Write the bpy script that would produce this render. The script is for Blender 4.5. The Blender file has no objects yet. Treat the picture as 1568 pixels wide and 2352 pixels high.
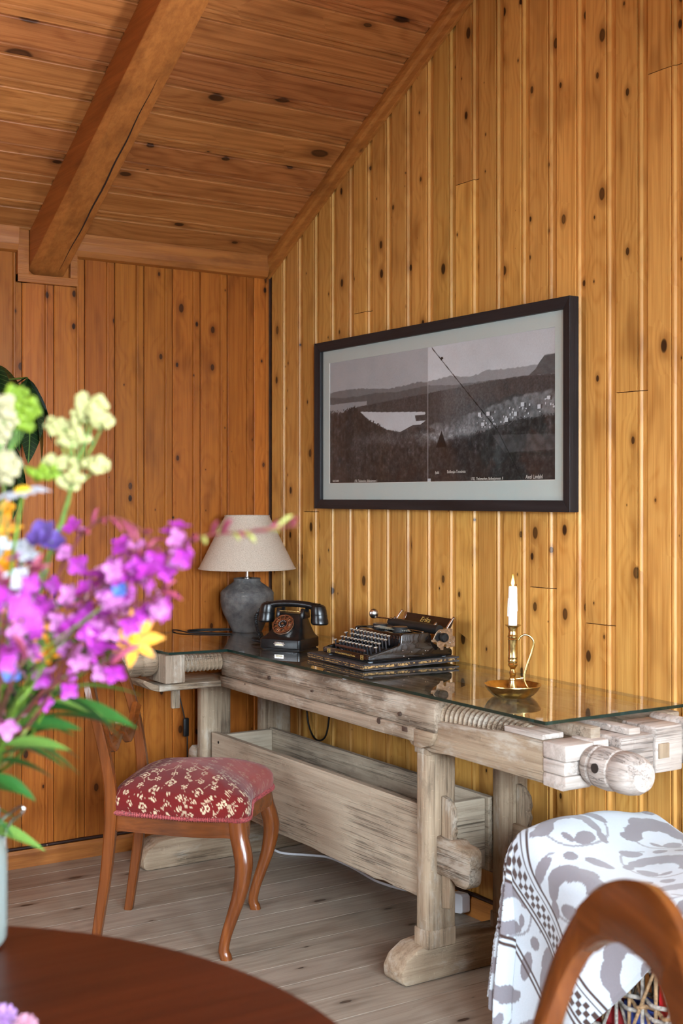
import bpy, bmesh, math, random
from mathutils import Vector, Matrix, Euler, noise
import numpy as np
R = random.Random(11)
scene = bpy.context.scene
COL = scene.collection
PI = math.pi
# ------------------------------------------------------------------ camera
CAM = Vector((4.5287, -2.5974, 1.35))
FPX = 2930.6
YAW = math.radians(56.961)
FWD = Vector((-math.sin(YAW), math.cos(YAW), 0)); RGT = Vector((math.cos(YAW), math.sin(YAW), 0)); UPV = Vector((0, 0, 1))
cd = bpy.data.cameras.new('camera'); cam = bpy.data.objects.new('camera', cd); COL.objects.link(cam)
cam.location = CAM; cam.rotation_euler = (PI/2, 0, YAW)
cd.sensor_fit = 'VERTICAL'; cd.sensor_height = 36; cd.sensor_width = 24
cd.lens = FPX/2352*36; cd.shift_y = -36/2352; cd.clip_start = .02
cd.dof.use_dof = True; cd.dof.focus_distance = 4.0; cd.dof.aperture_fstop = 4.6
scene.camera = cam
def at(px, py, dep):
    "world point that lies dep metres in front of the camera on the line of sight of a photo pixel"
    return CAM + dep*(FWD + RGT*((px-784)/FPX) - UPV*((py-1140)/FPX))
# ------------------------------------------------------------------ sky, window light, exposure
w = bpy.data.worlds.new('sky'); scene.world = w; w.use_nodes = True
bg = w.node_tree.nodes['Background']; bg.inputs['Color'].default_value = (.62, .78, 1, 1); bg.inputs['Strength'].default_value = 1.2
scene.view_settings.view_transform = 'Standard'; scene.view_settings.look = 'None'
scene.view_settings.exposure = -0.28; scene.view_settings.gamma = 1; scene.view_settings.use_curve_mapping = False
scene.cycles.max_bounces = 7; scene.cycles.diffuse_bounces = 4; scene.cycles.glossy_bounces = 4
scene.cycles.transmission_bounces = 6; scene.cycles.transparent_max_bounces = 12
scene.cycles.caustics_reflective = False; scene.cycles.caustics_refractive = False
scene.cycles.sample_clamp_indirect = 6
scene.cycles.adaptive_threshold = .1; scene.cycles.adaptive_min_samples = 12
def daylight(name, loc, direction, sx, sy, power, color, spread=180):
    l = bpy.data.lights.new(name, 'AREA'); l.shape = 'RECTANGLE'; l.size = sx; l.size_y = sy
    l.energy = power; l.color = color; l.spread = math.radians(spread)
    o = bpy.data.objects.new(name, l); COL.objects.link(o); o.location = loc
    o.rotation_euler = Vector(direction).to_track_quat('-Z', 'Y').to_euler()
    return o
RX, RY = 5.6, -4.3      # room extents: x 0..RX, y RY..0
# skylight slants down through the windows; a weaker share is thrown up again by the bright ground outside
daylight('daylight_back_window', (RX+.16, -2.55, 1.62), (-1, .30, -.55), 1.0, 1.0, 120, (.74, .88, 1), 100)
daylight('daylight_back_window_near_gable', (RX+.16, -1.25, 1.42), (-1, .16, -.38), .9, .9, 80, (.74, .88, 1), 100)
daylight('daylight_side_window', (1.9, RY-.16, 1.62), (.0, 1, -.75), 1.7, 1.15, 58, (.80, .91, 1), 105)
daylight('daylight_gable_window', (3.75, .12, 1.55), (-.55, -1, -.50), 1.0, 1.1, 52, (.74, .85, 1), 140)
daylight('ground_bounce', (3.75, .14, 1.40), (-.55, -.8, .62), 1.0, 1.0, 150, (.90, .94, 1), 80)
# ------------------------------------------------------------------ helpers
def link(o, parent=None):
    COL.objects.link(o)
    if parent is not None: o.parent = parent
    return o
def tag(o, label, cat, group=None):
    o['label'] = label; o['category'] = cat
    if group: o['group'] = group
    return o
def thing(name, label, cat, loc=(0, 0, 0), rot=(0, 0, 0), group=None):
    o = bpy.data.objects.new(name, None); o.empty_display_size = .05
    link(o); o.location = loc; o.rotation_euler = rot
    return tag(o, label, cat, group)
def struct(o):
    o['kind'] = 'structure'; return o
ZS = lambda x: (.8265-.0105*x)/.8085          # the old bench is not quite level: heights scale gently along x
class MB:
    "collects vertices and faces of ONE part"
    def __init__(s): s.v = []; s.f = []; s.c = None; s.mi = []
    def add(s, v, f):
        n = len(s.v); s.v += [tuple(p) for p in v]; s.f += [tuple(i+n for i in q) for q in f]; return s
    def box(s, x0, x1, y0, y1, z0, z1):
        v = [(x, y, z) for z in (z0, z1) for y in (y0, y1) for x in (x0, x1)]
        return s.add(v, [(0, 2, 3, 1), (4, 5, 7, 6), (0, 1, 5, 4), (2, 6, 7, 3), (0, 4, 6, 2), (1, 3, 7, 5)])
    def prism(s, outline, a0, a1, axis='y'):
        "outline: 2D points, extruded along axis from a0 to a1"
        def m(p, a):
            return {'y': (p[0], a, p[1]), 'x': (a, p[0], p[1]), 'z': (p[0], p[1], a)}[axis]
        n = len(outline)
        v = [m(p, a0) for p in outline]+[m(p, a1) for p in outline]
        f = [(i, (i+1) % n, n+(i+1) % n, n+i) for i in range(n)]+[tuple(range(n))[::-1], tuple(range(n, 2*n))]
        return s.add(v, f)
    def lathe(s, prof, n=32, axis='z', o=(0, 0, 0), cap=True):
        "prof: list of (radius, height)"
        v = []
        for r, h in prof:
            for k in range(n):
                a = 2*PI*k/n; c, d = r*math.cos(a), r*math.sin(a)
                p = {'z': (c, d, h), 'x': (h, c, d), 'y': (d, h, c)}[axis]
                v.append((p[0]+o[0], p[1]+o[1], p[2]+o[2]))
        m = len(prof); f = []
        for i in range(m-1):
            for k in range(n):
                f.append((i*n+k, i*n+(k+1) % n, (i+1)*n+(k+1) % n, (i+1)*n+k))
        if cap: f += [tuple(range(n))[::-1], tuple(range((m-1)*n, m*n))]
        return s.add(v, f)
    def tube(s, pts, rad, n=8, cap=True, squash=1.0, up=None):
        pts = [Vector(p) for p in pts]; m = len(pts)
        rs = rad if isinstance(rad, (list, tuple)) else [rad]*m
        v = []; ref = Vector(up) if up else None; prev = None
        for i, p in enumerate(pts):
            t = (pts[min(i+1, m-1)]-pts[max(i-1, 0)]).normalized()
            if ref is not None: a = ref - t*ref.dot(t)
            elif prev is None: a = t.orthogonal()
            else: a = prev - t*prev.dot(t)
            if a.length < 1e-6: a = t.orthogonal()
            a.normalize(); prev = a; b = t.cross(a)
            for k in range(n):
                q = 2*PI*k/n
                v.append(p+a*(rs[i]*math.cos(q))+b*(rs[i]*squash*math.sin(q)))
        f = [(i*n+k, i*n+(k+1) % n, (i+1)*n+(k+1) % n, (i+1)*n+k) for i in range(m-1) for k in range(n)]
        if cap: f += [tuple(range(n))[::-1], tuple(range((m-1)*n, m*n))]
        return s.add(v, f)
    def sweep(s, secs, cap=True):
        "secs: list of rings of equal length"
        n = len(secs[0]); m = len(secs)
        v = [p for sec in secs for p in sec]
        f = [(i*n+k, i*n+(k+1) % n, (i+1)*n+(k+1) % n, (i+1)*n+k) for i in range(m-1) for k in range(n)]
        if cap: f += [tuple(range(n))[::-1], tuple(range((m-1)*n, m*n))]
        return s.add(v, f)
    def ball(s, c, rx, ry=None, rz=None, n=10, m=7):
        ry = ry or rx; rz = rz or rx
        secs = []
        for i in range(m+1):
            a = -PI/2+PI*i/m
            secs.append([(c[0]+rx*max(math.cos(a), .02)*math.cos(2*PI*k/n), c[1]+ry*max(math.cos(a), .02)*math.sin(2*PI*k/n), c[2]+rz*math.sin(a)) for k in range(n)])
        return s.sweep(secs)
    def grid(s, P, close_u=False):
        "P[i][j] points"
        m = len(P); n = len(P[0])
        v = [p for row in P for p in row]
        f = []
        for i in range(m-1):
            for j in range(n if close_u else n-1):
                f.append((i*n+j, i*n+(j+1) % n, (i+1)*n+(j+1) % n, (i+1)*n+j))
        return s.add(v, f)
    def map(s, fn): s.v = [tuple(fn(Vector(p))) for p in s.v]; return s
    def shear(s): s.v = [(x, y, z*ZS(x)) for x, y, z in s.v]; return s
    def mesh(s, name, mat=None, bevel=0, smooth=None, seg=2, jit=0, cols=None, fix=True):
        me = bpy.data.meshes.new(name)
        if jit:
            s.v = [tuple(Vector(p)+Vector((R.uniform(-jit, jit), R.uniform(-jit, jit), R.uniform(-jit, jit)))) for p in s.v]
        me.from_pydata(s.v, [], s.f)
        if bevel or fix:
            bm = bmesh.new(); bm.from_mesh(me)
            if fix: bmesh.ops.recalc_face_normals(bm, faces=bm.faces)
            if bevel:
                ed = [e for e in bm.edges if len(e.link_faces) == 2 and e.calc_face_angle(0) > .5]
                bmesh.ops.bevel(bm, geom=ed, offset=bevel, segments=seg, profile=.5, affect='EDGES', clamp_overlap=True)
            bm.to_mesh(me); bm.free()
        if mat: me.materials.append(mat)
        if smooth is not None:
            me.polygons.foreach_set('use_smooth', [True]*len(me.polygons))
            if smooth < 179: me.set_sharp_from_angle(angle=math.radians(smooth))
        if cols is not None:
            at_ = me.color_attributes.new('Col', 'FLOAT_COLOR', 'POINT')
            at_.data.foreach_set('color', np.asarray(cols, dtype=np.float32).ravel())
        me.update()
        return me
    def obj(s, name, mat=None, parent=None, **k):
        return link(bpy.data.objects.new(name, s.mesh(name, mat, **k)), parent)
def copy_tree(o, parent=None):
    c = o.copy(); COL.objects.link(c); c.parent = parent
    for ch in list(o.children): copy_tree(ch, c)
    return c
def smooth_path(pts, n=8, closed=False):
    "Catmull-Rom through the points"
    P = [Vector(p) for p in pts]; out = []; m = len(P)
    for i in range(m if closed else m-1):
        p0 = P[(i-1) % m] if closed or i > 0 else P[0]*2-P[1]
        p1 = P[i]; p2 = P[(i+1) % m]
        p3 = P[(i+2) % m] if closed or i+2 < m else P[-1]*2-P[-2]
        for k in range(n):
            t = k/n
            out.append(.5*((2*p1)+(p2-p0)*t+(2*p0-5*p1+4*p2-p3)*t*t+(3*p1-p0-3*p2+p3)*t**3))
    if not closed: out.append(P[-1])
    return out
def lerp_tab(tab, x):
    for (a, u), (b, v) in zip(tab, tab[1:]):
        if x <= b: 
            t = (x-a)/(b-a) if b > a else 0
            t = max(0, min(1, t)); return u+(v-u)*t
    return tab[-1][1]
def text_mesh(txt, size, mat, name, parent, matrix, extrude=.0003, shear=0, align='CENTER', sx=1):
    c = bpy.data.curves.new('t', 'FONT'); c.body = txt; c.size = size; c.extrude = extrude; c.align_x = align; c.shear = shear
    c.resolution_u = 3
    o = bpy.data.objects.new('t', c); COL.objects.link(o)
    dg = bpy.context.evaluated_depsgraph_get(); me = bpy.data.meshes.new_from_object(o.evaluated_get(dg))
    bpy.data.objects.remove(o); bpy.data.curves.remove(c)
    me.transform(matrix @ Matrix.Diagonal((sx, 1, 1, 1))); me.materials.clear(); me.materials.append(mat)
    return link(bpy.data.objects.new(name, me), parent)
# ------------------------------------------------------------------ materials
def S(v): return tuple((c/12.92 if c <= .04045 else ((c+.055)/1.055)**2.4) for c in [q/255 for q in v])+(1,)
class NT:
    def __init__(s, name):
        s.m = bpy.data.materials.new(name); s.m.use_nodes = True; s.t = s.m.node_tree
        s.b = s.t.nodes['Principled BSDF']; s.out = s.t.nodes['Material Output']
    def n(s, typ, ins=None, **props):
        nd = s.t.nodes.new('ShaderNode'+typ)
        for k, v in props.items(): setattr(nd, k, v)
        for k, v in (ins or {}).items(): s.set(nd.inputs[k], v)
        return nd
    def set(s, sock, v):
        if isinstance(v, bpy.types.NodeSocket): s.t.links.new(v, sock)
        else: sock.default_value = v
    def math(s, op, a, b=0, c=None):
        nd = s.n('Math', {0: a, 1: b}, operation=op)
        if c is not None: s.set(nd.inputs[2], c)
        return nd.outputs[0]
    def vec(s, x, y, z=0): return s.n('CombineXYZ', {0: x, 1: y, 2: z}).outputs[0]
    def sep(s, v):
        o = s.n('SeparateXYZ', {0: v}).outputs; return o[0], o[1], o[2]
    def noise(s, v, scale=1, detail=2, rough=.5, dist=0):
        return s.n('TexNoise', {'Vector': v, 'Scale': scale, 'Detail': detail, 'Roughness': rough, 'Distortion': dist}).outputs['Fac']
    def step(s, x, a, b, lo=0, hi=1):
        return s.n('MapRange', {'Value': x, 'From Min': a, 'From Max': b, 'To Min': lo, 'To Max': hi}, interpolation_type='SMOOTHSTEP').outputs['Result']
    def mix(s, f, a, b, mode='MIX'):
        nd = s.n('Mix', data_type='RGBA', blend_type=mode)
        s.set(nd.inputs[0], f); s.set(nd.inputs[6], a); s.set(nd.inputs[7], b); return nd.outputs[2]
    def fin(s, color=None, rough=None, bump=None, bdist=.001, bstr=.5, **kw):
        if color is not None: s.set(s.b.inputs['Base Color'], color)
        if rough is not None: s.set(s.b.inputs['Roughness'], rough)
        if bump is not None:
            s.set(s.b.inputs['Normal'], s.n('Bump', {'Height': bump, 'Distance': bdist, 'Strength': bstr}).outputs[0])
        for k, v in kw.items(): s.set(s.b.inputs[k], v)
        return s.m
def plain(name, rgb, rough=.5, metal=0, spec=.5, coat=0, var=0, vscale=20, **kw):
    t = NT(name); c = S(rgb)
    if var:
        nz = t.noise(t.n('TexCoord').outputs['Object'], vscale, 4, .6)
        c = t.mix(t.step(nz, .3, .7), S([max(0, q*(1-var)) for q in rgb]), S([min(255, q*(1+var*.6)) for q in rgb]))
        return t.fin(c, rough, Metallic=metal, **{'Specular IOR Level': spec, 'Coat Weight': coat}, **kw)
    return t.fin(c, rough, Metallic=metal, **{'Specular IOR Level': spec, 'Coat Weight': coat}, **kw)
def pine(name, light, mid, dark, kx=.088, ky=.150, thr=.40, amp=.20, rough=.36, grain=1.0, knotc=(36, 17, 9), spec=.5, val=.16):
    "varnished knotty pine: board-local x across, y along"
    t = NT(name)
    tc = t.n('TexCoord').outputs['Object']; rnd = t.n('ObjectInfo').outputs['Random']
    x, y, z = t.sep(tc)
    X = t.math('ADD', x, t.math('MULTIPLY', rnd, 13.7)); Y = t.math('ADD', y, t.math('MULTIPLY', rnd, 71.3))
    vo = t.n('TexVoronoi', {'Vector': t.vec(t.math('DIVIDE', X, kx), t.math('DIVIDE', Y, ky)), 'Scale': 1.0}, voronoi_dimensions='2D')
    r, g, b = t.sep(vo.outputs['Color']); D = vo.outputs['Distance']
    rad = t.math('ADD', t.math('MULTIPLY', t.math('POWER', t.math('MAXIMUM', t.math('SUBTRACT', r, thr), 0), 1.5), amp*1.25), .0008)
    has = t.math('GREATER_THAN', r, thr+.05)
    nz = t.noise(t.vec(t.math('MULTIPLY', X, 8), t.math('MULTIPLY', Y, .62), t.math('MULTIPLY', rnd, 9)), 1, 1, .5)
    fine = t.noise(t.vec(t.math('MULTIPLY', X, 230), t.math('MULTIPLY', Y, 5)), 1, 2, .6)
    band = t.noise(t.vec(t.math('MULTIPLY', X, 44), t.math('MULTIPLY', Y, .9)), 1, 1, .6)
    blot = t.noise(t.vec(t.math('MULTIPLY', X, 11), t.math('MULTIPLY', Y, 3.4)), 1, 2, .6)
    dn = t.math('DIVIDE', t.math('ADD', D, t.math('MULTIPLY', t.math('SUBTRACT', fine, .5), .018)), rad)
    core = t.math('MULTIPLY', t.step(dn, 1.12, .72), has)
    ring = t.math('MULTIPLY', t.step(t.math('ABSOLUTE', t.math('SUBTRACT', dn, .95)), .35, 0), has)
    halo = t.math('MULTIPLY', t.step(dn, 3.4, .9), has)
    wide = t.math('MULTIPLY', t.step(D, .75, .05), has)
    gv = t.math('ADD', t.math('ADD', t.math('MULTIPLY', nz, 6.0), t.math('MULTIPLY', X, 30)), t.math('MULTIPLY', wide, 1.3))
    line = t.math('POWER', t.math('MULTIPLY_ADD', t.math('SINE', t.math('MULTIPLY', gv, 6.28)), .5, .5), 2.2)
    f1 = t.math('ADD', t.math('MULTIPLY', line, .26*grain), t.math('MULTIPLY', t.step(band, .3, .75), .38))
    f1 = t.math('ADD', f1, t.math('MULTIPLY', t.math('SUBTRACT', fine, .5), 1.45))
    c = t.mix(f1, S(light), S(mid))
    c = t.mix(t.math('MULTIPLY', t.step(blot, .5, .8), .55), c, S(dark))
    c = t.mix(t.math('MULTIPLY', halo, .5), c, S(dark))
    c = t.mix(t.math('MULTIPLY', core, t.math('MULTIPLY_ADD', g, .3, .68)), c, S(knotc))
    c = t.mix(t.math('MULTIPLY', ring, .65), c, S([q*.55 for q in knotc]))
    rr = t.math('MULTIPLY_ADD', t.math('FRACT', t.math('MULTIPLY', rnd, 17.7)), 2*val, 1-val)
    hs = t.n('HueSaturation', {'Hue': t.math('MULTIPLY_ADD', t.math('FRACT', t.math('MULTIPLY', rnd, 7.31)), .008, .496), 'Saturation': 1.0, 'Value': rr, 'Color': c})
    bump = t.math('ADD', t.math('MULTIPLY', fine, .3), t.math('MULTIPLY', wide, .6))
    return t.fin(hs.outputs[0], t.math('MULTIPLY_ADD', band, .2, rough-.1), bump, .0012, .5, **{'Specular IOR Level': spec})
def solidwood(name, axis, light, mid, dark, knot=(60, 40, 26), rough=.75, scratch=0.0, spec=.25, freq=1.0, pale=None, crack=0):
    "wood with the grain along axis of the object's own space (weathered or polished)"
    t = NT(name); tc = t.n('TexCoord').outputs['Object']; x, y, z = t.sep(tc)
    a, b, l = {'x': (y, z, x), 'y': (x, z, y), 'z': (x, y, z)}[axis]
    rnd = t.n('ObjectInfo').outputs['Random']
    a = t.math('ADD', a, t.math('MULTIPLY', rnd, 3.1)); l = t.math('ADD', l, t.math('MULTIPLY', rnd, 9.7))
    V = lambda ka, kb, kl: t.vec(t.math('MULTIPLY', a, ka*freq), t.math('MULTIPLY', b, kb*freq), t.math('MULTIPLY', l, kl*freq))
    g1 = t.noise(V(55, 55, 2.2), 1, 4, .62, .3)
    g2 = t.noise(V(230, 230, 7), 1, 2, .6)
    g3 = t.noise(V(9, 9, 3), 1, 4, .6)
    f = t.math('ADD', t.math('MULTIPLY', t.step(g1, .3, .7), .65), t.math('MULTIPLY', t.math('SUBTRACT', g2, .5), .7))
    c = t.mix(f, S(light), S(mid))
    c = t.mix(t.math('MULTIPLY', t.step(g3, .47, .78), .75), c, S(dark))
    vo = t.n('TexVoronoi', {'Vector': V(7, 7, 3.4), 'Scale': 1.0})
    r, _, _ = t.sep(vo.outputs['Color'])
    kn = t.math('MULTIPLY', t.step(vo.outputs['Distance'], .10, .03), t.math('GREATER_THAN', r, .45))
    c = t.mix(t.math('MULTIPLY', kn, .75), c, S(knot))
    if pale: 
        g5 = t.noise(V(14, 14, 5), 1, 5, .7); c = t.mix(t.math('MULTIPLY', t.step(g5, .5, .68), .7), c, S(pale))
    if scratch:
        sc = t.noise(t.vec(t.math('MULTIPLY', a, 30), t.math('MULTIPLY', b, 30), t.math('MULTIPLY', l, 190)), 1, 5, .75)
        c = t.mix(t.math('MULTIPLY', t.step(sc, .6, .72), scratch), c, S([min(255, q*1.25) for q in light]))
    hgt = t.math('ADD', t.math('MULTIPLY', g1, .8), t.math('ADD', t.math('MULTIPLY', g2, .4), g3))
    if crack:
        ck_ = t.noise(V(75, 75, 1.6), 1, 3, .55); ln = t.math('MULTIPLY', t.step(t.math('ABSOLUTE', t.math('SUBTRACT', ck_, .5)), .030, .006), t.step(g3, .42, .62))
        c = t.mix(t.math('MULTIPLY', ln, crack), c, S([q*.45 for q in dark]))
        g6 = t.noise(V(22, 22, 12), 1, 5, .75); c = t.mix(t.math('MULTIPLY', t.step(g6, .56, .70), crack*.7), c, S([q*.8 for q in dark]))
        hgt = t.math('SUBTRACT', hgt, ln)
    bump = hgt
    return t.fin(c, rough, bump, .0026, .8 if crack else .5, **{'Specular IOR Level': spec})
def colattr(name, rough=.9, var=.12, vscale=400, bump=0, sheen=0, spec=.3):
    t = NT(name); c = t.n('VertexColor', layer_name='Col').outputs['Color']
    nz = t.noise(t.n('TexCoord').outputs['Object'], vscale, 3, .7)
    c = t.mix(t.step(nz, .25, .75, 0, 1), t.mix(1.0, c, (1-var,)*3+(1,), 'MULTIPLY'), c)
    return t.fin(c, rough, nz if bump else None, bump or .001, .6, **{'Sheen Weight': sheen, 'Specular IOR Level': spec})
# ------------------------------------------------------------------ the room
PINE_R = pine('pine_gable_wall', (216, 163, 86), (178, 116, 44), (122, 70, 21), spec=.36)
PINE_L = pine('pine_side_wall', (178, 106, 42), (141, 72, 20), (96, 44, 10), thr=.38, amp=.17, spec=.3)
PINE_C = pine('pine_ceiling', (180, 116, 64), (136, 77, 35), (92, 47, 20), kx=.15, ky=.30, thr=.35, rough=.42, grain=1.5, val=.1, spec=.36)
PINE_F = pine('pine_floor', (160, 146, 130), (126, 110, 95), (90, 74, 61), kx=.13, ky=.34, thr=.5, rough=.46, knotc=(66, 46, 34), val=.1)
PINE_T = solidwood('pine_trim_y', 'y', (176, 110, 50), (140, 78, 30), (98, 52, 18), knot=(50, 24, 12), rough=.42, spec=.45)
PINE_TX = solidwood('pine_trim_x', 'x', (180, 116, 54), (144, 84, 33), (100, 55, 19), knot=(50, 24, 12), rough=.42, spec=.45)
PINE_B = solidwood('pine_beam', 'x', (176, 110, 52), (142, 82, 34), (102, 56, 22), knot=(60, 28, 12), rough=.5, spec=.4)
BACKING = plain('shadow_gap_wood', (70, 40, 20), .8, var=.2)
SEAM = plain('floor_seam_dust', (190, 170, 142), .9, var=.3, vscale=60)
PITCH = .54; CZ0 = 2.302
def ceil_z(x): return CZ0+PITCH*(x if x <= RX/2 else RX-x)
# panel board: wide flat field, a slim groove and bead, then a sunk strip up to the joint
def wall_board(name, frame, w, y0, y1, mat, parent, slope=0):
    "frame: 4x4 matrix of the board's local frame; y0/y1 its ends; slope: rise of the upper end across the width"
    prof = [(.0010, -.012), (.0010, -.0030), (.0034, 0), (.68*w, 0), (.690*w, -.0050), (.714*w, -.0052), (.734*w, -.0004), (.785*w, .0), (.806*w, -.0062), (.82*w, -.0078), (w-.0012, -.0078), (w-.0012, -.014)]
    m = MB()
    for yy, sl in ((y0, 0), (y1, slope)):
        m.v += [(x, yy+sl*x, z) for x, z in prof]
    n = len(prof)
    m.f = [(i, i+1, n+i+1, n+i) for i in range(n-1)]+[tuple(range(n))[::-1], tuple(range(n, 2*n)), (0, n, 2*n-1, n-1)]
    o = m.obj(name, mat, parent, smooth=32)
    o.matrix_basis = frame
    return o
def frame_of(o, X, Y):
    X = Vector(X); Y = Vector(Y); Z = X.cross(Y)
    return Matrix(((X.x, Y.x, Z.x, o[0]), (X.y, Y.y, Z.y, o[1]), (X.z, Y.z, Z.z, o[2]), (0, 0, 0, 1)))
# gable wall on the right, plane y = 0 (the outer slab has the window opening beyond the picture)
def gable(y0, y1, name, win=None):
    m = MB(); 
    def seg(x0, x1, z0, z1):      # slab piece; z1 None = up to the roof
        pts = [(x0, z0), (x1, z0)]
        if z1 is None:
            pts += [(x1, ceil_z(x1)+.02)]
            if x0 < RX/2 < x1: pts += [(RX/2, ceil_z(RX/2)+.02)]
            pts += [(x0, ceil_z(x0)+.02)]
        else: pts += [(x1, z1), (x0, z1)]
        m.prism(pts, y0, y1, 'y')
    if win:
        a, b, c, d = win
        seg(0, a, 0, None); seg(a, b, 0, c); seg(a, b, d, None); seg(b, RX, 0, None)
    else: seg(0, RX, 0, None)
    return struct(m.obj(name, BACKING))
GW = (3.25, 4.25, .9, 2.1)
wall_right = gable(.012, .10, 'wall_right', GW)
joints = [.012, .133]
while joints[-1] < RX-.1: joints.append(.133+.1207*(len(joints)-1))
splits = {1.10: 1.79, 1.22: 2.37, 1.582: 1.075, 1.823: .985, 1.944: 1.64, .254: 1.29, .616: 2.02, 2.06: 2.5, .86: .62}
for a, b in zip(joints, joints[1:]):
    b = min(b, RX); 
    if a >= GW[0]-.1 and b <= GW[1]+.1: cuts = [(0, GW[2]-.02), (GW[3]+.02, None)]
    else:
        sp = [z for x, z in splits.items() if abs(x-a) < .03]
        cuts = [(0, sp[0]-.0012), (sp[0]+.0012, None)] if sp else [(0, None)]
    for z0, z1 in cuts:
        sl = 0
        if z1 is None: z1 = ceil_z(a); sl = PITCH if a < RX/2 else -PITCH
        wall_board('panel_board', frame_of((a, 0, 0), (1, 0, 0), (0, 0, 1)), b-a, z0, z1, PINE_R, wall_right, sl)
# side wall on the left, plane x = 0
wall_left = struct(MB().box(-.10, -.012, RY, .10, 0, CZ0+.05).obj('wall_left', BACKING))
yj = [-.001, -.074]
while yj[-1] > RY+.2: yj.append(-.074-.1205*(len(yj)-1))
for b, a in zip(yj, yj[1:]):
    a = max(a, RY)
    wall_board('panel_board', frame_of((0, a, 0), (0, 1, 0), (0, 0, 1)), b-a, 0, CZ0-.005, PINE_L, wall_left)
# walls behind the camera with their windows
BW = (-3.10, -2.00, .98, 2.14); BW2 = (-1.75, -.75, .86, 2.00); FW = (1.0, 2.8, .92, 2.18)
m = MB(); top = CZ0+.02
for (p, q, r, s) in ((RY, BW[0], 0, top), (BW[1], BW2[0], 0, top), (BW2[1], .1, 0, top), (BW[0], BW[1], 0, BW[2]), (BW[0], BW[1], BW[3], top), (BW2[0], BW2[1], 0, BW2[2]), (BW2[0], BW2[1], BW2[3], top)): m.box(RX, RX+.08, p, q, r, s)
struct(m.obj('wall_back', PINE_L))
m = MB()
for (p, q, r, s) in ((0, FW[0], 0, 2.28), (FW[1], RX, 0, 2.28), (FW[0], FW[1], 0, FW[2]), (FW[0], FW[1], FW[3], 2.28)): m.box(p, q, RY-.08, RY, r, s)
m.prism([(0, 2.28), (RX, 2.28), (RX, CZ0), (RX/2, ceil_z(RX/2)), (0, CZ0)], RY-.08, RY, 'y')
struct(m.obj('wall_front', PINE_L))
WHITE = plain('window_paint', (226, 224, 216), .45, var=.05)
def window(name, axis, c, a, b, z0, z1):
    m = MB(); t = .05
    def bar(u0, u1, r, s):
        m.box(c-.03, c+.03, u0, u1, r, s) if axis == 'x' else m.box(u0, u1, c-.03, c+.03, r, s)
    bar(a, b, z0, z0+t); bar(a, b, z1-t, z1); bar(a, a+t, z0+t, z1-t); bar(b-t, b, z0+t, z1-t)
    mid = (a+b)/2; bar(mid-.03, mid+.03, z0+t, z1-t)
    for k in (1, 2):
        zz = z0+(z1-z0)*k/3; bar(a+t, mid-.03, zz-.012, zz+.012); bar(mid+.03, b-t, zz-.012, zz+.012)
    return struct(m.obj(name, WHITE))
window('window_1', 'x', RX+.04, *BW); window('window_4', 'x', RX+.04, *BW2); window('window_2', 'y', RY-.04, *FW); window('window_3', 'y', .05, *GW)
# ceiling: two pitched slopes, the boards in view are laid one by one
ceiling = MB()
cn = Vector((PITCH, 0, -1)).normalized()
for (x0, x1) in ((-.05, RX/2), (RX/2, RX+.05)):
    ceiling.prism([(x0, CZ0+PITCH*(x0 if x1 <= RX/2 else RX-x0)+.016), (x1, CZ0+PITCH*(x1 if x1 <= RX/2 else RX-x1)+.016),
                   (x1, CZ0+PITCH*(x1 if x1 <= RX/2 else RX-x1)+.09), (x0, CZ0+PITCH*(x0 if x1 <= RX/2 else RX-x0)+.09)], RY-.05, .05, 'y')
ceiling = struct(ceiling.obj('ceiling', PINE_C))
sl = math.sqrt(1+PITCH**2); cxs = [0.0, .124, .249, .362, .481, .610, .724, .850, .978]
while cxs[-1] < RX/2-.1: cxs.append(cxs[-1]+.1225)
for a, b in zip(cxs, cxs[1:]):
    b = min(b, RX/2)
    X = Vector((-1, 0, -PITCH))/sl
    fr = frame_of((b, RY, ceil_z(b)), X, (0, 1, 0))
    wall_board('ceiling_board', fr, (b-a)*sl, 0, -RY, PINE_C, ceiling)
# floor: bevelled planks along y, pale dust in the seams
floor = struct(MB().box(-.05, RX+.05, RY-.05, .05, -.06, -.0018).obj('floor', SEAM))
fx = [0.0, .122]
while fx[-1] < RX: fx.append(.122+.1372*(len(fx)-1))
for i, (a, b) in enumerate(zip(fx, fx[1:])):
    b = min(b, RX)
    cut = R.uniform(-3.4, -.9); g = R.choice([.0010, .0016, .0026, .0034])
    for (y0, y1) in ((RY, cut-.0006), (cut+.0006, 0)):
        m = MB().box(g*.5, (b-a)-g*.5, y0, y1, -.0017, 0)
        o = m.obj('floor_board', PINE_F, floor, bevel=.0006, seg=1); o.location = (a, 0, 0)
# mouldings
c = MB()
c.prism([(0, 2.235), (.020, 2.241), (.030, 2.262), (.034, 2.285), (.036, ceil_z(.036)+.004), (0, CZ0+.004)], RY, -1.06, 'y')
c.prism([(0, 2.235), (.020, 2.241), (.030, 2.262), (.034, 2.285), (.036, ceil_z(.036)+.004), (0, CZ0+.004)], -.90, -.022, 'y')
struct(c.obj('trim_1', PINE_T, bevel=.0015))
def rake(name, prof):
    "moulding that climbs with the roof along the gable wall: prof = (y, height below the ceiling)"
    m = MB(); secs = []
    for x in (.0, RX/2):
        secs.append([(x, yy, ceil_z(x)-hh) for yy, hh in prof])
    m.sweep(secs); return struct(m.obj(name, PINE_TX, bevel=.0015))
rake('trim_2', [(0, -.004), (-.032, -.004), (-.032, .018), (-.028, .034), (-.018, .042), (-.012, .064), (0, .066)])
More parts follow.
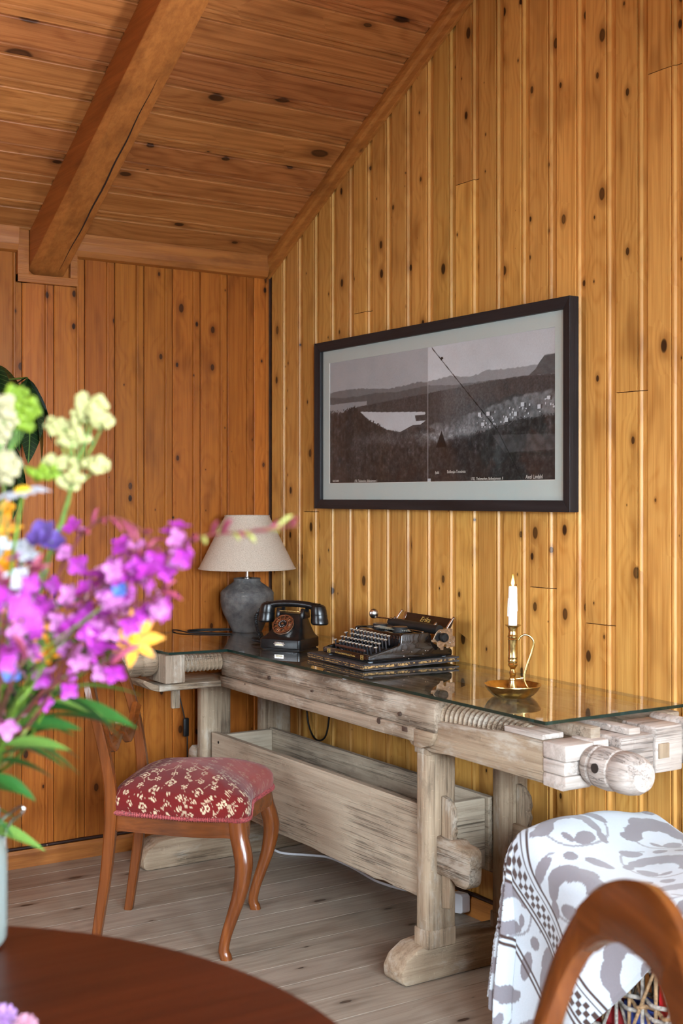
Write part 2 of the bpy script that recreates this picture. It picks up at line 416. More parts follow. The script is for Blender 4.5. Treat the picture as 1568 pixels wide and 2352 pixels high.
# the rafter beam that cuts across the ceiling, boxed where it meets the wall
by0, by1, bd = -1.018, -.862, .142
beam = MB(); secs = []
for x in (.004, RX/2):
    zc = ceil_z(x)
    secs.append([(x, by0, zc+.004), (x, by1, zc+.004), (x, by1-.004, zc-bd*.62), (x, by1-.022, zc-bd), (x, by0+.022, zc-bd-.004), (x, by0, zc-bd*.9)])
beam.sweep(secs)
beam = struct(beam.obj('trim_3', PINE_B, bevel=.003))
ck = plain('drying_crack', (44, 22, 10), .9)
for (yy, zz, x0, x1) in ((-.915, .1445, .04, .9), (-.985, .1425, 1.0, 1.7)):
    m = MB(); n = 24; pts = []
    for i in range(n+1):
        x = x0+(x1-x0)*i/n
        pts.append((x, yy+.004*math.sin(x*5)+.0015*math.sin(x*31), ceil_z(x)-zz))
    m.tube(pts, [.0004+.0026*math.sin(PI*i/n) for i in range(n+1)], 5); m.obj('crack', ck, beam)
tb = MB()
tb.box(0, .022, -1.062, -1.020, 2.128, 2.325); tb.box(0, .022, -.862, -.834, 2.128, 2.275); tb.box(0, .024, -1.062, -.834, 2.128, 2.158)
struct(tb.obj('trim_4', PINE_T, bevel=.002))
# skirting with the dark cable moulding on top
bb = struct(MB().prism([(0, 0), (.016, 0), (.016, .052), (.012, .064), (0, .064)], RY, 0, 'y').obj('baseboard_left', PINE_T, bevel=.001))
CABLE = plain('brown_cable', (44, 22, 16), .45)
m = MB(); pts = [(.008, -2.6+.1*i, .0705+R.uniform(-.0012, .0012)) for i in range(27)]; m.tube(pts, .0062, 8)
m.obj('cable_strip', CABLE, bb, smooth=60)
STEEL = plain('steel', (180, 180, 182), .25, metal=1)
for i in range(9): MB().ball((.015, -2.3+.27*i, .071), .0032).obj('cable_clip', STEEL, bb, smooth=60)
bb = struct(MB().prism([(0, 0), (-.016, 0), (-.016, .052), (-.012, .064), (0, .064)], .0, RX, 'x').obj('baseboard_right', PINE_TX, bevel=.001))
m = MB(); m.tube([(x*.2, -.008, .0705) for x in range(1, 28)], .0062, 8); m.obj('cable_strip', CABLE, bb, smooth=60)
# ------------------------------------------------------------------ the joiner's bench
GL, GM, GD = (170, 149, 124), (120, 97, 76), (66, 50, 39)
GREY = {a: solidwood('weathered_pine_'+a, a, GL, GM, GD, knot=(70, 48, 34), rough=.8, scratch=.55, pale=(188, 178, 163), crack=.38) for a in 'xyz'}
BROWN = {a: solidwood('brown_bench_pine_'+a, a, (172, 154, 134), (124, 104, 84), (66, 50, 38), knot=(58, 36, 24), rough=.72, scratch=.75, pale=(200, 190, 174), crack=.38) for a in 'xyz'}
BOXW = {a: solidwood('trough_pine_'+a, a, (186, 170, 148), (156, 138, 117), (124, 108, 92), knot=(72, 54, 40), rough=.85, scratch=.5, crack=.35) for a in 'xyz'}
PALE = {a: solidwood('bleached_pine_'+a, a, (206, 194, 184), (160, 144, 131), (92, 78, 69), knot=(84, 62, 50), rough=.8, scratch=.4, crack=.38) for a in 'xyz'}
IRON = plain('old_iron', (40, 36, 34), .6, metal=.6, var=.3)
HOLE_SHADE = plain('hole_shade', (74, 54, 42), .8, var=.3)  # dark colour painted for the shade inside small holes in the bench
bench = thing('workbench', 'old weathered grey wooden joiner\'s workbench with wooden screw vises under a glass sheet', 'workbench')
def bp(m, name, mat, bevel=.004, seg=2, smooth=35, parent=None, sub=0):
    if sub:
        bm_ = m
    o = m.shear().obj(name, mat, parent or bench, bevel=bevel, seg=seg, smooth=smooth)
    o.data.polygons.foreach_set('use_smooth', [True]*len(o.data.polygons)); o.data.set_sharp_from_angle(angle=math.radians(smooth))
    return o
def worn(outline, a0, a1, axis, n, amp, seed):
    "long timber: the outline swept along axis with slightly wandering edges"
    secs = []
    for i in range(n+1):
        a = a0+(a1-a0)*i/n; ring = []
        for k, p in enumerate(outline):
            d = noise.noise_vector(Vector((a*6, k*3.7, seed)))*amp
            q = (p[0]+d.x, p[1]+d.y)
            ring.append({'x': (a, q[0], q[1]), 'y': (q[0], a, q[1]), 'z': (q[0], q[1], a)}[axis])
        secs.append(ring)
    return MB().sweep(secs)
def arc(cx, cy, r, a0, a1, n=6):
    return [(cx+r*math.cos(math.radians(a0+(a1-a0)*i/n)), cy+r*math.sin(math.radians(a0+(a1-a0)*i/n))) for i in range(n+1)]
# top: thick front beam with a rounded, worn upper edge, slab behind it, sunk trough and back rail
fb = [(-.44, .790), (-.44, .706), (-.492, .706)]+[(-.495, .76)]+arc(-.473, .768, .022, 180, 95, 5)
bp(worn(fb, .512, 1.757, 'x', 26, .0022, 1), 'front_beam', BROWN['x'], bevel=.002, seg=1, smooth=50)
bp(worn([(-.445, .7045), (-.445, .672), (-.497, .668), (-.499, .7045)], .512, 1.665, 'x', 22, .0018, 2), 'front_apron', BROWN['x'], bevel=.002, seg=1, smooth=50)
bp(MB().prism([(1.665, .7045), (1.757, .7045), (1.752, .690), (1.735, .668), (1.70, .655), (1.665, .655)], -.497, -.445, 'y'), 'beam_corbel', GREY['x'], bevel=.003)
bp(MB().box(.10, 1.76, -.438, -.20, .715, .788), 'top_plank', BROWN['x'])
bp(MB().box(.10, 2.18, -.20, -.075, .69, .735), 'trough_floor', BROWN['x'])
bp(MB().box(.10, 2.20, -.074, -.022, .69, .790), 'back_rail', BROWN['x'])
bp(MB().box(.055, .10, -.438, -.022, .68, .790), 'end_clamp', BROWN['y'])
for (x, z, r) in ((.86, .742, .006), (1.50, .700, .009), (1.60, .735, .006), (.70, .70, .003), (1.13, .735, .004)):
    bp(MB().lathe([(r, -.5005), (r*1.1, -.494)], 10, 'y', (x, 0, z)), 'dark_hole_patch', HOLE_SHADE, bevel=0, smooth=50)
bp(MB().box(1.615, 1.64, -.5005, -.49, .690, .703), 'dark_hole_patch', HOLE_SHADE, bevel=.001)
# shoulder vise at the left end
sv = bp(MB().box(.405, .570, -.736, -.660, .700, .797), 'shoulder_jaw', BROWN['z'], bevel=.006)
bp(MB().prism([(.30, .690), (.52, .690), (.52, .668), (.30, .668)], -.735, -.45, 'y').map(lambda p: p), 'shoulder_arm', GREY['y'], bevel=.004)
bp(MB().prism([(-.736, .690), (-.736, .668), (-.765, .677), (-.797, .702), (-.79, .712), (-.75, .694)], .30, .52, 'x'), 'shoulder_arm_tip', GREY['y'], bevel=.003)
bp(MB().box(.385, .405, -.63, -.60, .585, .668), 'guide_peg', GREY['z'])
def thread(x0, x1, r0, r1, pitch, axis, o, n=28, ph=0, taper=0):
    secs = []; L = x1-x0; m = int(abs(L)/pitch*8)
    for i in range(m+1):
        a = x0+L*i/m; ring = []
        for k in range(n):
            q = 2*PI*k/n; s_ = .5+.5*math.sin(2*PI*(a-x0)/pitch-q+ph)
            r = r0+(r1-r0)*s_**.7; r *= 1-taper*i/m
            c, d = r*math.cos(q), r*math.sin(q)
            p = {'x': (a, o[1]+c, o[2]+d), 'y': (o[0]+d, a, o[2]+c)}[axis]
            ring.append(p)
        secs.append(ring)
    return MB().sweep(secs)
bp(thread(-.662, -.43, .025, .033, .0155, 'y', (.50, 0, .757)), 'shoulder_screw', GREY['y'], bevel=0, smooth=60)
kp = [(.012, -.905), (.036, -.902), (.046, -.888), (.049, -.868), (.044, -.862), (.044, -.856), (.050, -.852), (.050, -.80), (.046, -.795), (.046, -.788), (.050, -.783), (.050, -.752), (.043, -.737)]
bp(MB().lathe(kp, 28, 'y', (.475, 0, .768)), 'shoulder_screw_head', GREY['y'], bevel=0, smooth=40)
# trestle legs and feet
def sled(name, x0, x1, y0, mat):
    pr = [(-.02, 0), (-.02, .092), (y0+.12, .104), (y0+.065, .098), (y0+.022, .072), (y0+.004, .040), (y0+.006, .012), (y0+.02, 0)]
    return bp(MB().prism(pr, x0, x1, 'x'), name, mat, bevel=.008)
sled('foot_sled', .195, .300, -.70, GREY['y']); sled('foot_sled', 1.594, 1.688, -.556, GREY['y'])
def leg(x0, x1, y0, y1, z0, z1, cham=.014):
    pr = [(x0, y1), (x0, y0+cham), (x0+cham, y0), (x1-cham, y0), (x1, y0+cham), (x1, y1-cham*.4), (x1-cham*.4, y1)]
    m = worn(pr, z0+.05, z1-.02, 'z', 8, .0014, x0*7+y0)
    m2 = MB().box(x0, x1, y0, y1, z0, z0+.052); m.add(m2.v, m2.f)
    m3 = MB().box(x0, x1, y0, y1, z1-.022, z1); m.add(m3.v, m3.f)
    return bp(m, 'leg', GREY['z'], bevel=.0025, seg=1, smooth=45)
leg(.228, .290, -.452, -.334, .095, .672); leg(.228, .290, -.196, -.072, .085, .700)
leg(1.640, 1.706, -.476, -.378, .095, .655); leg(1.640, 1.706, -.202, -.110, .09, .695)
# long rails that pass through the legs and are locked with tusk wedges
def tenon(y0, y1, z0, z1, L=.150):
    h = z1-z0
    pr = [(1.700, z0), (1.76, z0), (1.775, z0-.004), (1.79, z0-.014)]+arc(1.70+L-.030, z0+.014, .028, 270, 350, 4)+[(1.70+L, z0+h*.5)]+arc(1.70+L-.022, z1-.030, .022, 10, 90, 4)+[(1.80, z1-.006), (1.785, z1+.003), (1.765, z1+.001), (1.755, z1-.002), (1.700, z1)]
    bp(MB().prism(pr, y0, y1, 'y'), 'tusk_tenon', GREY['x'], bevel=.004)
tenon(-.446, -.402, .303, .408); tenon(-.172, -.132, .300, .405)
def tusk(y0, y1):
    pr = [(1.7075, .205), (1.742, .212), (1.748, .30), (1.756, .405), (1.764, .43), (1.757, .445), (1.764, .462), (1.758, .490), (1.735, .512), (1.7075, .518)]
    bp(MB().prism(pr, y0, y1, 'y'), 'tusk_wedge', GREY['z'], bevel=.003)
tusk(-.432, -.415); tusk(-.160, -.144)
for (yy, nm) in ((-.43, 0), (-.15, 1)):
    bp(MB().prism([(.228, .33), (.228, .40), (.19, .405), (.165, .385), (.16, .35), (.18, .325)], yy-.02, yy+.02, 'y'), 'tusk_tenon', GREY['x'], bevel=.004)
# the long tool trough hung between the legs
fbp = []
for i in range(27):
    x = .330+(1.639-.330)*i/26
    fbp.append((x, .214+.010*noise.noise(Vector((x*4, 1.3, 0)))+.005*noise.noise(Vector((x*17, 7.1, 0)))))
out = fbp+[(1.639, .474), (.330, .474)]
bp(MB().prism(out, -.437, -.412, 'y'), 'trough_front_board', BOXW['x'], bevel=.002, seg=1)
bp(MB().box(.352, 1.638, -.205, -.183, .255, .470), 'trough_back_board', BOXW['x'], bevel=.002, seg=1)
bp(MB().box(.352, .376, -.411, -.206, .25, .468), 'trough_end_board', BOXW['y'], bevel=.002, seg=1)
bp(MB().box(1.600, 1.624, -.411, -.206, .398, .466), 'trough_end_board', BOXW['y'], bevel=.002, seg=1)
bp(MB().box(1.600, 1.624, -.411, -.206, .265, .394), 'trough_end_board', BOXW['y'], bevel=.002, seg=1)
bp(MB().box(.377, 1.599, -.411, -.206, .268, .286), 'trough_bottom', BOXW['x'], bevel=.002, seg=1)
bp(MB().box(.29, 1.640, -.165, -.135, .235, .262), 'lower_rail', BROWN['x'], bevel=.003)
bp(MB().lathe([(.005, -.4385), (.005, -.43)], 8, 'y', (.385, 0, .445)), 'nail', IRON, bevel=0)
# tail vise at the right end
tv = [(1.668, .722), (1.668, .672), (1.690, .652), (1.73, .646), (1.80, .652), (2.045, .651), (2.18, .650), (2.18, .752), (2.05, .754), (1.97, .747), (1.92, .744), (1.85, .742), (1.77, .738)]
bp(MB().prism(tv, -.482, -.398, 'y'), 'tail_vise_cheek', GREY['x'], bevel=.005)
bp(MB().prism([(1.610, .712), (1.667, .716), (1.667, .652), (1.645, .656), (1.622, .676)], -.49, -.44, 'y'), 'tail_vise_nose', GREY['z'], bevel=.003)
bp(MB().box(1.69, 1.745, -.452, -.40, .739, .775), 'screw_block', GREY['x'], bevel=.003)
bp(thread(1.745, 2.07, .031, .047, .0188, 'x', (0, -.428, .742), n=36, taper=.30), 'tail_screw_thread', GREY['x'], bevel=0, smooth=60)
bp(MB().box(2.02, 2.165, -.470, -.40, .7535, .767), 'slide_slat', PALE['x'], bevel=.002)
# dovetailed end of the vise, the big turned screw head and the heavy end blocks
bp(MB().box(2.181, 2.262, -.484, -.392, .717, .757), 'dovetail_block', PALE['y'], bevel=.004)
bp(MB().box(2.181, 2.258, -.484, -.396, .682, .7155), 'dovetail_block', PALE['x'], bevel=.004)
bp(MB().prism([(2.181, .681), (2.262, .681), (2.262, .655), (2.25, .645), (2.181, .648)], -.484, -.392, 'y'), 'dovetail_block', PALE['y'], bevel=.004)
bp(MB().box(2.181, 2.262, -.391, -.34, .655, .760), 'vise_end_board', PALE['y'], bevel=.004)
hp = [(.030, 2.263), (.044, 2.264), (.049, 2.275), (.050, 2.288), (.046, 2.292), (.046, 2.298), (.051, 2.303), (.053, 2.33), (.050, 2.352), (.047, 2.355), (.048, 2.362), (.051, 2.368), (.050, 2.395), (.045, 2.417), (.034, 2.434), (.015, 2.441), (.002, 2.442)]
hd = bp(MB().lathe(hp, 30, 'x', (0, -.398, .705)), 'tail_screw_head', PALE['x'], bevel=0, smooth=35)
bp(MB().lathe([(.012, -.4515), (.0115, -.445)], 14, 'y', (2.325, 0, .712)), 'bar_hole', plain('bored_hole', (40, 28, 20), .9), bevel=0, parent=hd)
bp(MB().box(2.190, 2.300, -.339, -.225, .658, .768), 'end_block', PALE['y'], bevel=.005)
bp(MB().box(2.188, 2.305, -.224, -.128, .668, .784), 'end_block', PALE['y'], bevel=.005)
bp(MB().prism([(-.127, .682), (-.127, .790), (-.11, .798), (-.085, .786), (-.078, .70), (-.09, .684)], 2.19, 2.315, 'x'), 'end_block', PALE['y'], bevel=.004)
bp(MB().box(2.10, 2.29, -.30, -.262, .7695, .786), 'top_slat', PALE['y'], bevel=.002)
bp(MB().box(2.05, 2.235, -.375, -.342, .7535, .786), 'top_slat', BROWN['y'], bevel=.003)
bp(MB().box(2.304, 2.310, -.215, -.180, .705, .742), 'end_plug', GREY['z'], bevel=.001)
bp(MB().box(1.762, 2.188, -.074, -.022, .655, .689), 'rear_runner', BROWN['x'], bevel=.003)
# glass sheet that follows the outline of the bench
gt = NT('clear_glass_sheet')
gl = gt.n('BsdfGlossy', {'Color': (1, 1, 1, 1), 'Roughness': .012}); tr = gt.n('BsdfTransparent', {'Color': (.90, .93, .915, 1)})
fr = gt.n('Fresnel', {'IOR': 1.66}); mx = gt.n('MixShader', {0: gt.math('MULTIPLY', gt.math('DIVIDE', gt.math('MULTIPLY', fr.outputs[0], 2.0), gt.math('ADD', fr.outputs[0], 1.0)), gt.math('SUBTRACT', 1.0, gt.n('NewGeometry').outputs['Backfacing'])), 1: tr.outputs[0], 2: gl.outputs[0]})
gt.t.links.new(mx.outputs[0], gt.out.inputs[0]); GLASS = gt.m
ge = NT('glass_cut_edge'); GEDGE = ge.fin(S((22, 50, 45)), .12, **{'Transmission Weight': .35, 'IOR': 1.5})
gpoly = [(.022, -.012), (2.205, -.014), (2.205, -.497), (.605, -.517), (.586, -.730), (.022, -.775)]
m = MB().prism(gpoly, .800, .8085, 'z').shear()
glass = m.obj('glass_tabletop', GLASS, None, smooth=30); glass.data.materials.append(GEDGE)
for p in glass.data.polygons:
    if abs(p.normal.z) < .5: p.material_index = 1
tag(glass, 'clear greenish-edged glass sheet lying on top of the workbench', 'glass top')
RUB = plain('clear_bumper', (206, 214, 222), .3)
for (x, y) in ((1.28, -.47), (2.14, -.20), (2.12, -.44), (.62, -.47), (.45, -.70)):
    MB().lathe([(.009, .7885), (.010, .7995)], 14, 'z', (x, y, 0)).shear().obj('bumper', RUB, glass, smooth=40)
# ------------------------------------------------------------------ things on the bench
def zt(x): return .8268-.0105*x
TILT = .0105
BLACK = plain('black_lacquer', (14, 14, 15), .16, spec=.6, coat=.6, var=.3)
BAKE = plain('black_bakelite', (20, 20, 21), .28, spec=.5, var=.35, vscale=60)
DULL = plain('dull_black', (24, 22, 21), .6, var=.3)
NICKEL = plain('nickel', (196, 190, 182), .24, metal=1, var=.15, vscale=80)
BRASS = plain('brass', (216, 190, 126), .24, metal=1, var=.12, vscale=40)
GOLD = plain('gold_print', (206, 168, 88), .4, metal=.3)
BLACKC = plain('black_cord', (16, 16, 17), .5)
# --- table lamp
lx, ly = .170, -.200
lamp = thing('table_lamp', 'grey stoneware table lamp with a beige linen shade in the corner', 'lamp', (lx, ly, zt(lx)))
t = NT('grey_stoneware'); tc = t.n('TexCoord').outputs['Object']
n1 = t.noise(tc, 22, 5, .65); n2 = t.noise(tc, 160, 3, .6)
x_, y_, z_ = t.sep(tc)
sc = t.math('MULTIPLY', t.step(t.noise(t.vec(t.math('MULTIPLY', x_, 30), t.math('MULTIPLY', y_, 30), t.math('MULTIPLY', z_, 130)), 1, 4, .7), .6, .72), t.step(z_, .09, .14))
c = t.mix(t.step(n1, .3, .7), S((74, 72, 72)), S((116, 112, 108))); c = t.mix(t.math('MULTIPLY', t.step(n2, .55, .8), .4), c, S((128, 122, 116)))
c = t.mix(t.math('MULTIPLY', sc, .55), c, S((170, 160, 150)))
STONEW = t.fin(c, .62, t.math('ADD', n1, t.math('MULTIPLY', n2, .4)), .003, .6, **{'Specular IOR Level': .35})
pb = [(.010, 0), (.056, 0), (.059, .004), (.066, .020), (.076, .040), (.086, .058), (.094, .076), (.100, .096), (.102, .110), (.1035, .116), (.1025, .118), (.1035, .124), (.1030, .134), (.1035, .137), (.1025, .139), (.1035, .146), (.1025, .153), (.097, .160), (.085, .170), (.072, .180), (.060, .188), (.053, .193), (.051, .197), (.0525, .203), (.052, .207), (.046, .208), (.040, .203), (.010, .203)]
MB().lathe(pb, 56).obj('vase_base', STONEW, lamp, smooth=30)
MB().lathe([(.018, .203), (.018, .209), (.013, .212), (.0085, .213), (.0085, .29), (.014, .292), (.014, .325), (.004, .326)], 20).obj('socket_stem', NICKEL, lamp, smooth=30)
t = NT('linen_shade'); tc = t.n('TexCoord').outputs['Object']; nn = t.noise(tc, 420, 2, .7)
c = t.mix(t.step(nn, .3, .75), S((212, 198, 180)), S((172, 156, 138)))
LINEN = t.fin(c, .95, nn, .0006, .5, **{'Specular IOR Level': .1})
sh = MB()
for (r0, r1, fl) in ((.188, .0855, 0), (.1865, .084, 1)):
    sh.lathe([(r0+(r1-r0)*k/8, .245+(.450-.245)*k/8) for k in range(9)], 64, cap=False)
n = 64
for k in range(n):                       # close the rims
    sh.f.append((k, (k+1) % n, 9*n+(k+1) % n, 9*n+k)); sh.f.append((8*n+k, 8*n+(k+1) % n, 17*n+(k+1) % n, 17*n+k))
shade = sh.obj('lamp_shade', LINEN, lamp, smooth=40)
for (r, z) in ((.1885, .2455), (.0862, .4495)):
    MB().tube([(r*math.cos(a), r*math.sin(a), z) for a in [2*PI*k/48 for k in range(49)]], .0022, 6).obj('hem', LINEN, shade, smooth=60)
MB().lathe([(.003, .326), (.016, .34), (.022, .362), (.018, .382), (.004, .392)], 16).obj('bulb', plain('frosted_bulb', (232, 230, 224), .4), lamp, smooth=60)
sp = MB()
for k in range(3):
    a = 2*PI*k/3; sp.tube([(.012*math.cos(a), .012*math.sin(a), .292), (.08*math.cos(a), .08*math.sin(a), .40), (.0845*math.cos(a), .0845*math.sin(a), .446)], .0015, 5)
sp.obj('shade_carrier', NICKEL, lamp, smooth=60)
cw = lambda x, y, z: (x-lx, y-ly, z-zt(lx))
cp = [cw(.168, -.155, .8275), cw(.10, -.20, .8282), cw(.045, -.30, .8285), cw(.034, -.37, .8287), cw(.070, -.402, .8285), cw(.15, -.36, .8278), cw(.22, -.30, .8272), cw(.215, -.325, .8272), cw(.12, -.42, .829), cw(.03, -.44, .832), cw(.011, -.442, .815), cw(.022, -.44, .70), cw(.045, -.432, .592), cw(.050, -.41, .490), cw(.052, -.400, .42), cw(.052, -.398, .30), cw(.056, -.385, .10), cw(.075, -.36, .006)]
cord = MB().tube(smooth_path(cp, 8), .0026, 7).obj('cord', BLACKC, lamp, smooth=60)
MB().box(-.007, .007, -.011, .011, -.036, .036).map(lambda p: Vector(cw(.052, -.405, .455))+p).obj('cord_switch', BLACKC, lamp, bevel=.004, smooth=50)
# --- rotary telephone
ph = thing('telephone', 'black bakelite rotary telephone beside the lamp', 'telephone', (.681, -.312, zt(.68)+.004), (0, TILT, math.radians(32)))
def rring(hw, y0, y1, z, r=.012, n=4):
    r = min(r, hw*.9, (y1-y0)*.45); ring = []
    for (cx, cy, a0) in ((hw-r, y1-r, 0), (-hw+r, y1-r, 90), (-hw+r, y0+r, 180), (hw-r, y0+r, 270)):
        for i in range(n+1):
            a = math.radians(a0+90*i/n); ring.append((cx+r*math.cos(a), cy+r*math.sin(a), z))
    return ring
secs = [rring(*s) for s in ((.079, -.076, .076, 0), (.080, -.077, .077, .004), (.0795, -.0765, .077, .031), (.0775, -.073, .075, .0345), (.071, -.058, .072, .040), (.064, -.043, .070, .050), (.057, -.028, .067, .066), (.051, -.014, .062, .084), (.047, -.004, .056, .102), (.045, .001, .052, .112), (.041, .005, .048, .115))]
MB().sweep(secs).obj('body', BAKE, ph, smooth=40)
MB().sweep([rring(.074, -.071, .071, -.004), rring(.074, -.071, .071, .0)]).obj('base_plate', DULL, ph)
np_ = MB().box(-.018, .018, -.0788, -.0768, .010, .024).obj('number_plate', NICKEL, ph, bevel=.0006)
MB().box(-.013, .013, -.0796, -.0788, .0125, .0175).obj('paper_strip', plain('paper_strip', (226, 214, 180), .8), np_)
text_mesh('134 196', .006, plain('white_digits', (225, 222, 214), .6), 'digits', np_, Matrix.Translation((0, -.0790, .0185)) @ Matrix.Rotation(PI/2, 4, 'X'))
for s in (-1, 1): MB().ball((s*.0205, -.0775, .017), .0022).obj('rivet', NICKEL, np_, smooth=60)
# dial, tilted back on the sloping front
DC = Vector((-.010, -.030, .078)); DA = math.radians(52)
dm = Matrix.Translation(DC) @ Matrix.Rotation(DA, 4, 'X')
def dl(m): m.v = [tuple(dm @ Vector(p)) for p in m.v]; return m
COPPER = plain('worn_copper_dial', (150, 96, 66), .34, metal=.75, var=.25, vscale=120)
WD = plain('white_numerals', (226, 222, 214), .5)
dial = dl(MB().lathe([(.0405, -.012), (.0415, -.002), (.0405, .002), (.037, .003), (.001, .003)], 40)).obj('dial', NICKEL, ph, smooth=35)
wh = MB(); n = 120
fw = []
for ring_r in (.0375, .0175):
    fw.append([(ring_r*math.cos(2*PI*k/n), ring_r*math.sin(2*PI*k/n), .0062) for k in range(n)])
# finger wheel: outer rim, inner hub ring and the webs between ten finger holes
wheel = MB()
def annulus(m, r0, r1, z0, z1, a0=0, a1=2*PI, n=60):
    full = abs(a1-a0) > 6.28; k = n if full else n+1
    pts = [(r*math.cos(a0+(a1-a0)*i/n), r*math.sin(a0+(a1-a0)*i/n), z) for (r, z) in ((r0, z0), (r1, z0), (r1, z1), (r0, z1)) for i in range(k)]
    f = []
    for i in range(n):
        j = (i+1) % k
        for q in range(4): f.append((q*k+i, q*k+j, ((q+1) % 4)*k+j, ((q+1) % 4)*k+i))
    if not full: f += [(0, k, 2*k, 3*k), (k-1, 4*k-1, 3*k-1, 2*k-1)]
    m.add(pts, f); return m
annulus(wheel, .0340, .0380, .0055, .0075); annulus(wheel, .0165, .0205, .0055, .0075)
for i in range(11):
    a = math.radians(-30+i*30); annulus(wheel, .0205, .0340, .0055, .0075, a-.055, a+.055, 3)
annulus(wheel, .0205, .0340, .0055, .0075, math.radians(-60), math.radians(-30), 8)
dl(wheel).obj('finger_wheel', COPPER, dial, smooth=35)
dl(MB().lathe([(.0163, .0035), (.0163, .0078), (.001, .0082)], 32)).obj('centre_disc', BAKE, dial, smooth=30)
dl(MB().lathe([(.0045, .008), (.0045, .0095), (.001, .010)], 16)).obj('centre_screw', NICKEL, dial, smooth=30)
for i, ch in enumerate('1234567890'):
    a = math.radians(45+i*30)
    text_mesh(ch, .0058, WD, 'numeral', dial, dm @ Matrix.Translation((.0122*math.cos(a), .0122*math.sin(a)-.0018, .0083)), .0001)
# cradle and handset
for s in (-1, 1):
    MB().prism([(-.004, .100), (.052, .100), (.050, .116), (.044, .134), (.038, .134), (.034, .122), (.014, .122), (.010, .134), (.004, .134), (-.002, .116)], s*.047-.007, s*.047+.007, 'x').obj('cradle_prong', BAKE, ph, bevel=.002, smooth=50)
MB().tube([(-.04, -.001, .124), (.04, -.001, .124)], .0018, 6).obj('cradle_bar', BRASS, ph, smooth=60)
hs = MB(); hp_ = smooth_path([(-.098, .024, .137), (-.085, .024, .141), (-.05, .024, .147), (0, .024, .149), (.05, .024, .147), (.085, .024, .141), (.098, .024, .137)], 4)
hs.tube(hp_, [.012+.0055*abs(2*i/(len(hp_)-1)-1)**3 for i in range(len(hp_))], 14, squash=1.15, up=(0, 0, 1))
handset = hs.obj('handset', BAKE, ph, smooth=50)
for s in (-1, 1):
    cup = MB().lathe([(.004, .150), (.016, .149), (.024, .143), (.0275, .130), (.028, .116), (.0290, .115), (.0290, .101), (.0305, .097), (.031, .085), (.027, .080), (.004, .079)], 28)
    cup.map(lambda p: Vector((p.x+s*.102+s*.10*(.115-p.z), p.y+.024, p.z)))
    cup.obj('receiver_cup', BAKE, handset, smooth=30)
def coil(path, r, wire, pitch):
    P_ = [Vector(p) for p in path]; L = [0]
    for a, b in zip(P_, P_[1:]): L.append(L[-1]+(b-a).length)
    tot = L[-1]; N = int(tot/pitch*9); pts = []; prev = None; j = 0
    for i in range(N+1):
        s_ = tot*i/N
        while j < len(L)-2 and L[j+1] < s_: j += 1
        u = (s_-L[j])/max(1e-9, L[j+1]-L[j]); c_ = P_[j].lerp(P_[j+1], u); t_ = (P_[j+1]-P_[j]).normalized()
        a = (prev-t_*prev.dot(t_)) if prev else t_.orthogonal(); a.normalize(); prev = a; b = t_.cross(a); q = 2*PI*s_/pitch
        pts.append(c_+(a*math.cos(q)+b*math.sin(q))*r)
    return MB().tube(pts, wire, 5)
cpth = smooth_path([(-.135, .020, .112), (-.143, .016, .100), (-.140, .010, .075), (-.128, .004, .045), (-.112, -.002, .020), (-.104, .006, .0075), (-.125, .035, .0075), (-.175, .060, .0075), (-.185, .085, .0075), (-.14, .085, .0075), (-.09, .070, .0075), (-.078, .060, .012)], 6)
MB().tube(smooth_path([(-.122, .024, .120), (-.134, .022, .124), (-.138, .020, .114)], 5), .0028, 7).obj('cord_tail', BLACKC, ph, smooth=60)
coil(cpth, .0046, .0021, .0052).obj('coiled_cord', BLACKC, ph, smooth=60)
# --- worn leather portfolio under the typewriter
fx_, fy_ = 1.122, -.220
folio = thing('leather_portfolio', 'worn black leather portfolio with frayed tan edges under the typewriter', 'portfolio', (fx_, fy_, zt(fx_)), (0, TILT, math.radians(-2)))
t = NT('cracked_black_leather'); tc = t.n('TexCoord').outputs['Object']
nl = t.noise(tc, 60, 5, .7); c = t.mix(t.step(nl, .35, .7), S((44, 40, 40)), S((84, 78, 76)))
LEA = t.fin(c, .55, nl, .002, .6)
t = NT('frayed_hide_edge'); tc = t.n('TexCoord').outputs['Object']; nl = t.noise(tc, 70, 5, .75)
c = t.mix(t.step(nl, .46, .54), S((196, 152, 92)), S((54, 40, 36))); HIDE = t.fin(c, .85, nl, .003, .8)
def ragged(x0, x1, y0, y1, z0, z1, amp, seed, lift=0, n=26):
    m = MB(); ring = []
    for (a, b) in (((x0, y0), (x1, y0)), ((x1, y0), (x1, y1)), ((x1, y1), (x0, y1)), ((x0, y1), (x0, y0))):
        for i in range(n):
            u = i/n; x = a[0]+(b[0]-a[0])*u; y = a[1]+(b[1]-a[1])*u
            d = noise.noise_vector(Vector((x*24, y*24, seed)))*amp
            ring.append((x+d.x, y+d.y))
    k = len(ring); fz = lambda x, y: lift*max(0, (x-x0)/(x1-x0)-.55)*max(0, (y-y0)/(y1-y0)-.1)+.0012*noise.noise(Vector((x*9, y*9, seed)))
    m.v = [(x, y, z0+fz(x, y)) for x, y in ring]+[(x, y, z1+fz(x, y)) for x, y in ring]
    m.f = [(i, (i+1) % k, k+(i+1) % k, k+i) for i in range(k)]+[tuple(range(k))[::-1], tuple(range(k, 2*k))]
    return m
ragged(-.172, .172, -.180, .178, .0015, .0062, .003, 1, .012).obj('lower_cover', LEA, folio)
ragged(-.170, .168, -.178, .175, .0068, .0150, .005, 2, .010).obj('filling', HIDE, folio)
ragged(-.173, .174, -.181, .179, .0155, .0205, .003, 3, .008).obj('upper_cover', LEA, folio)
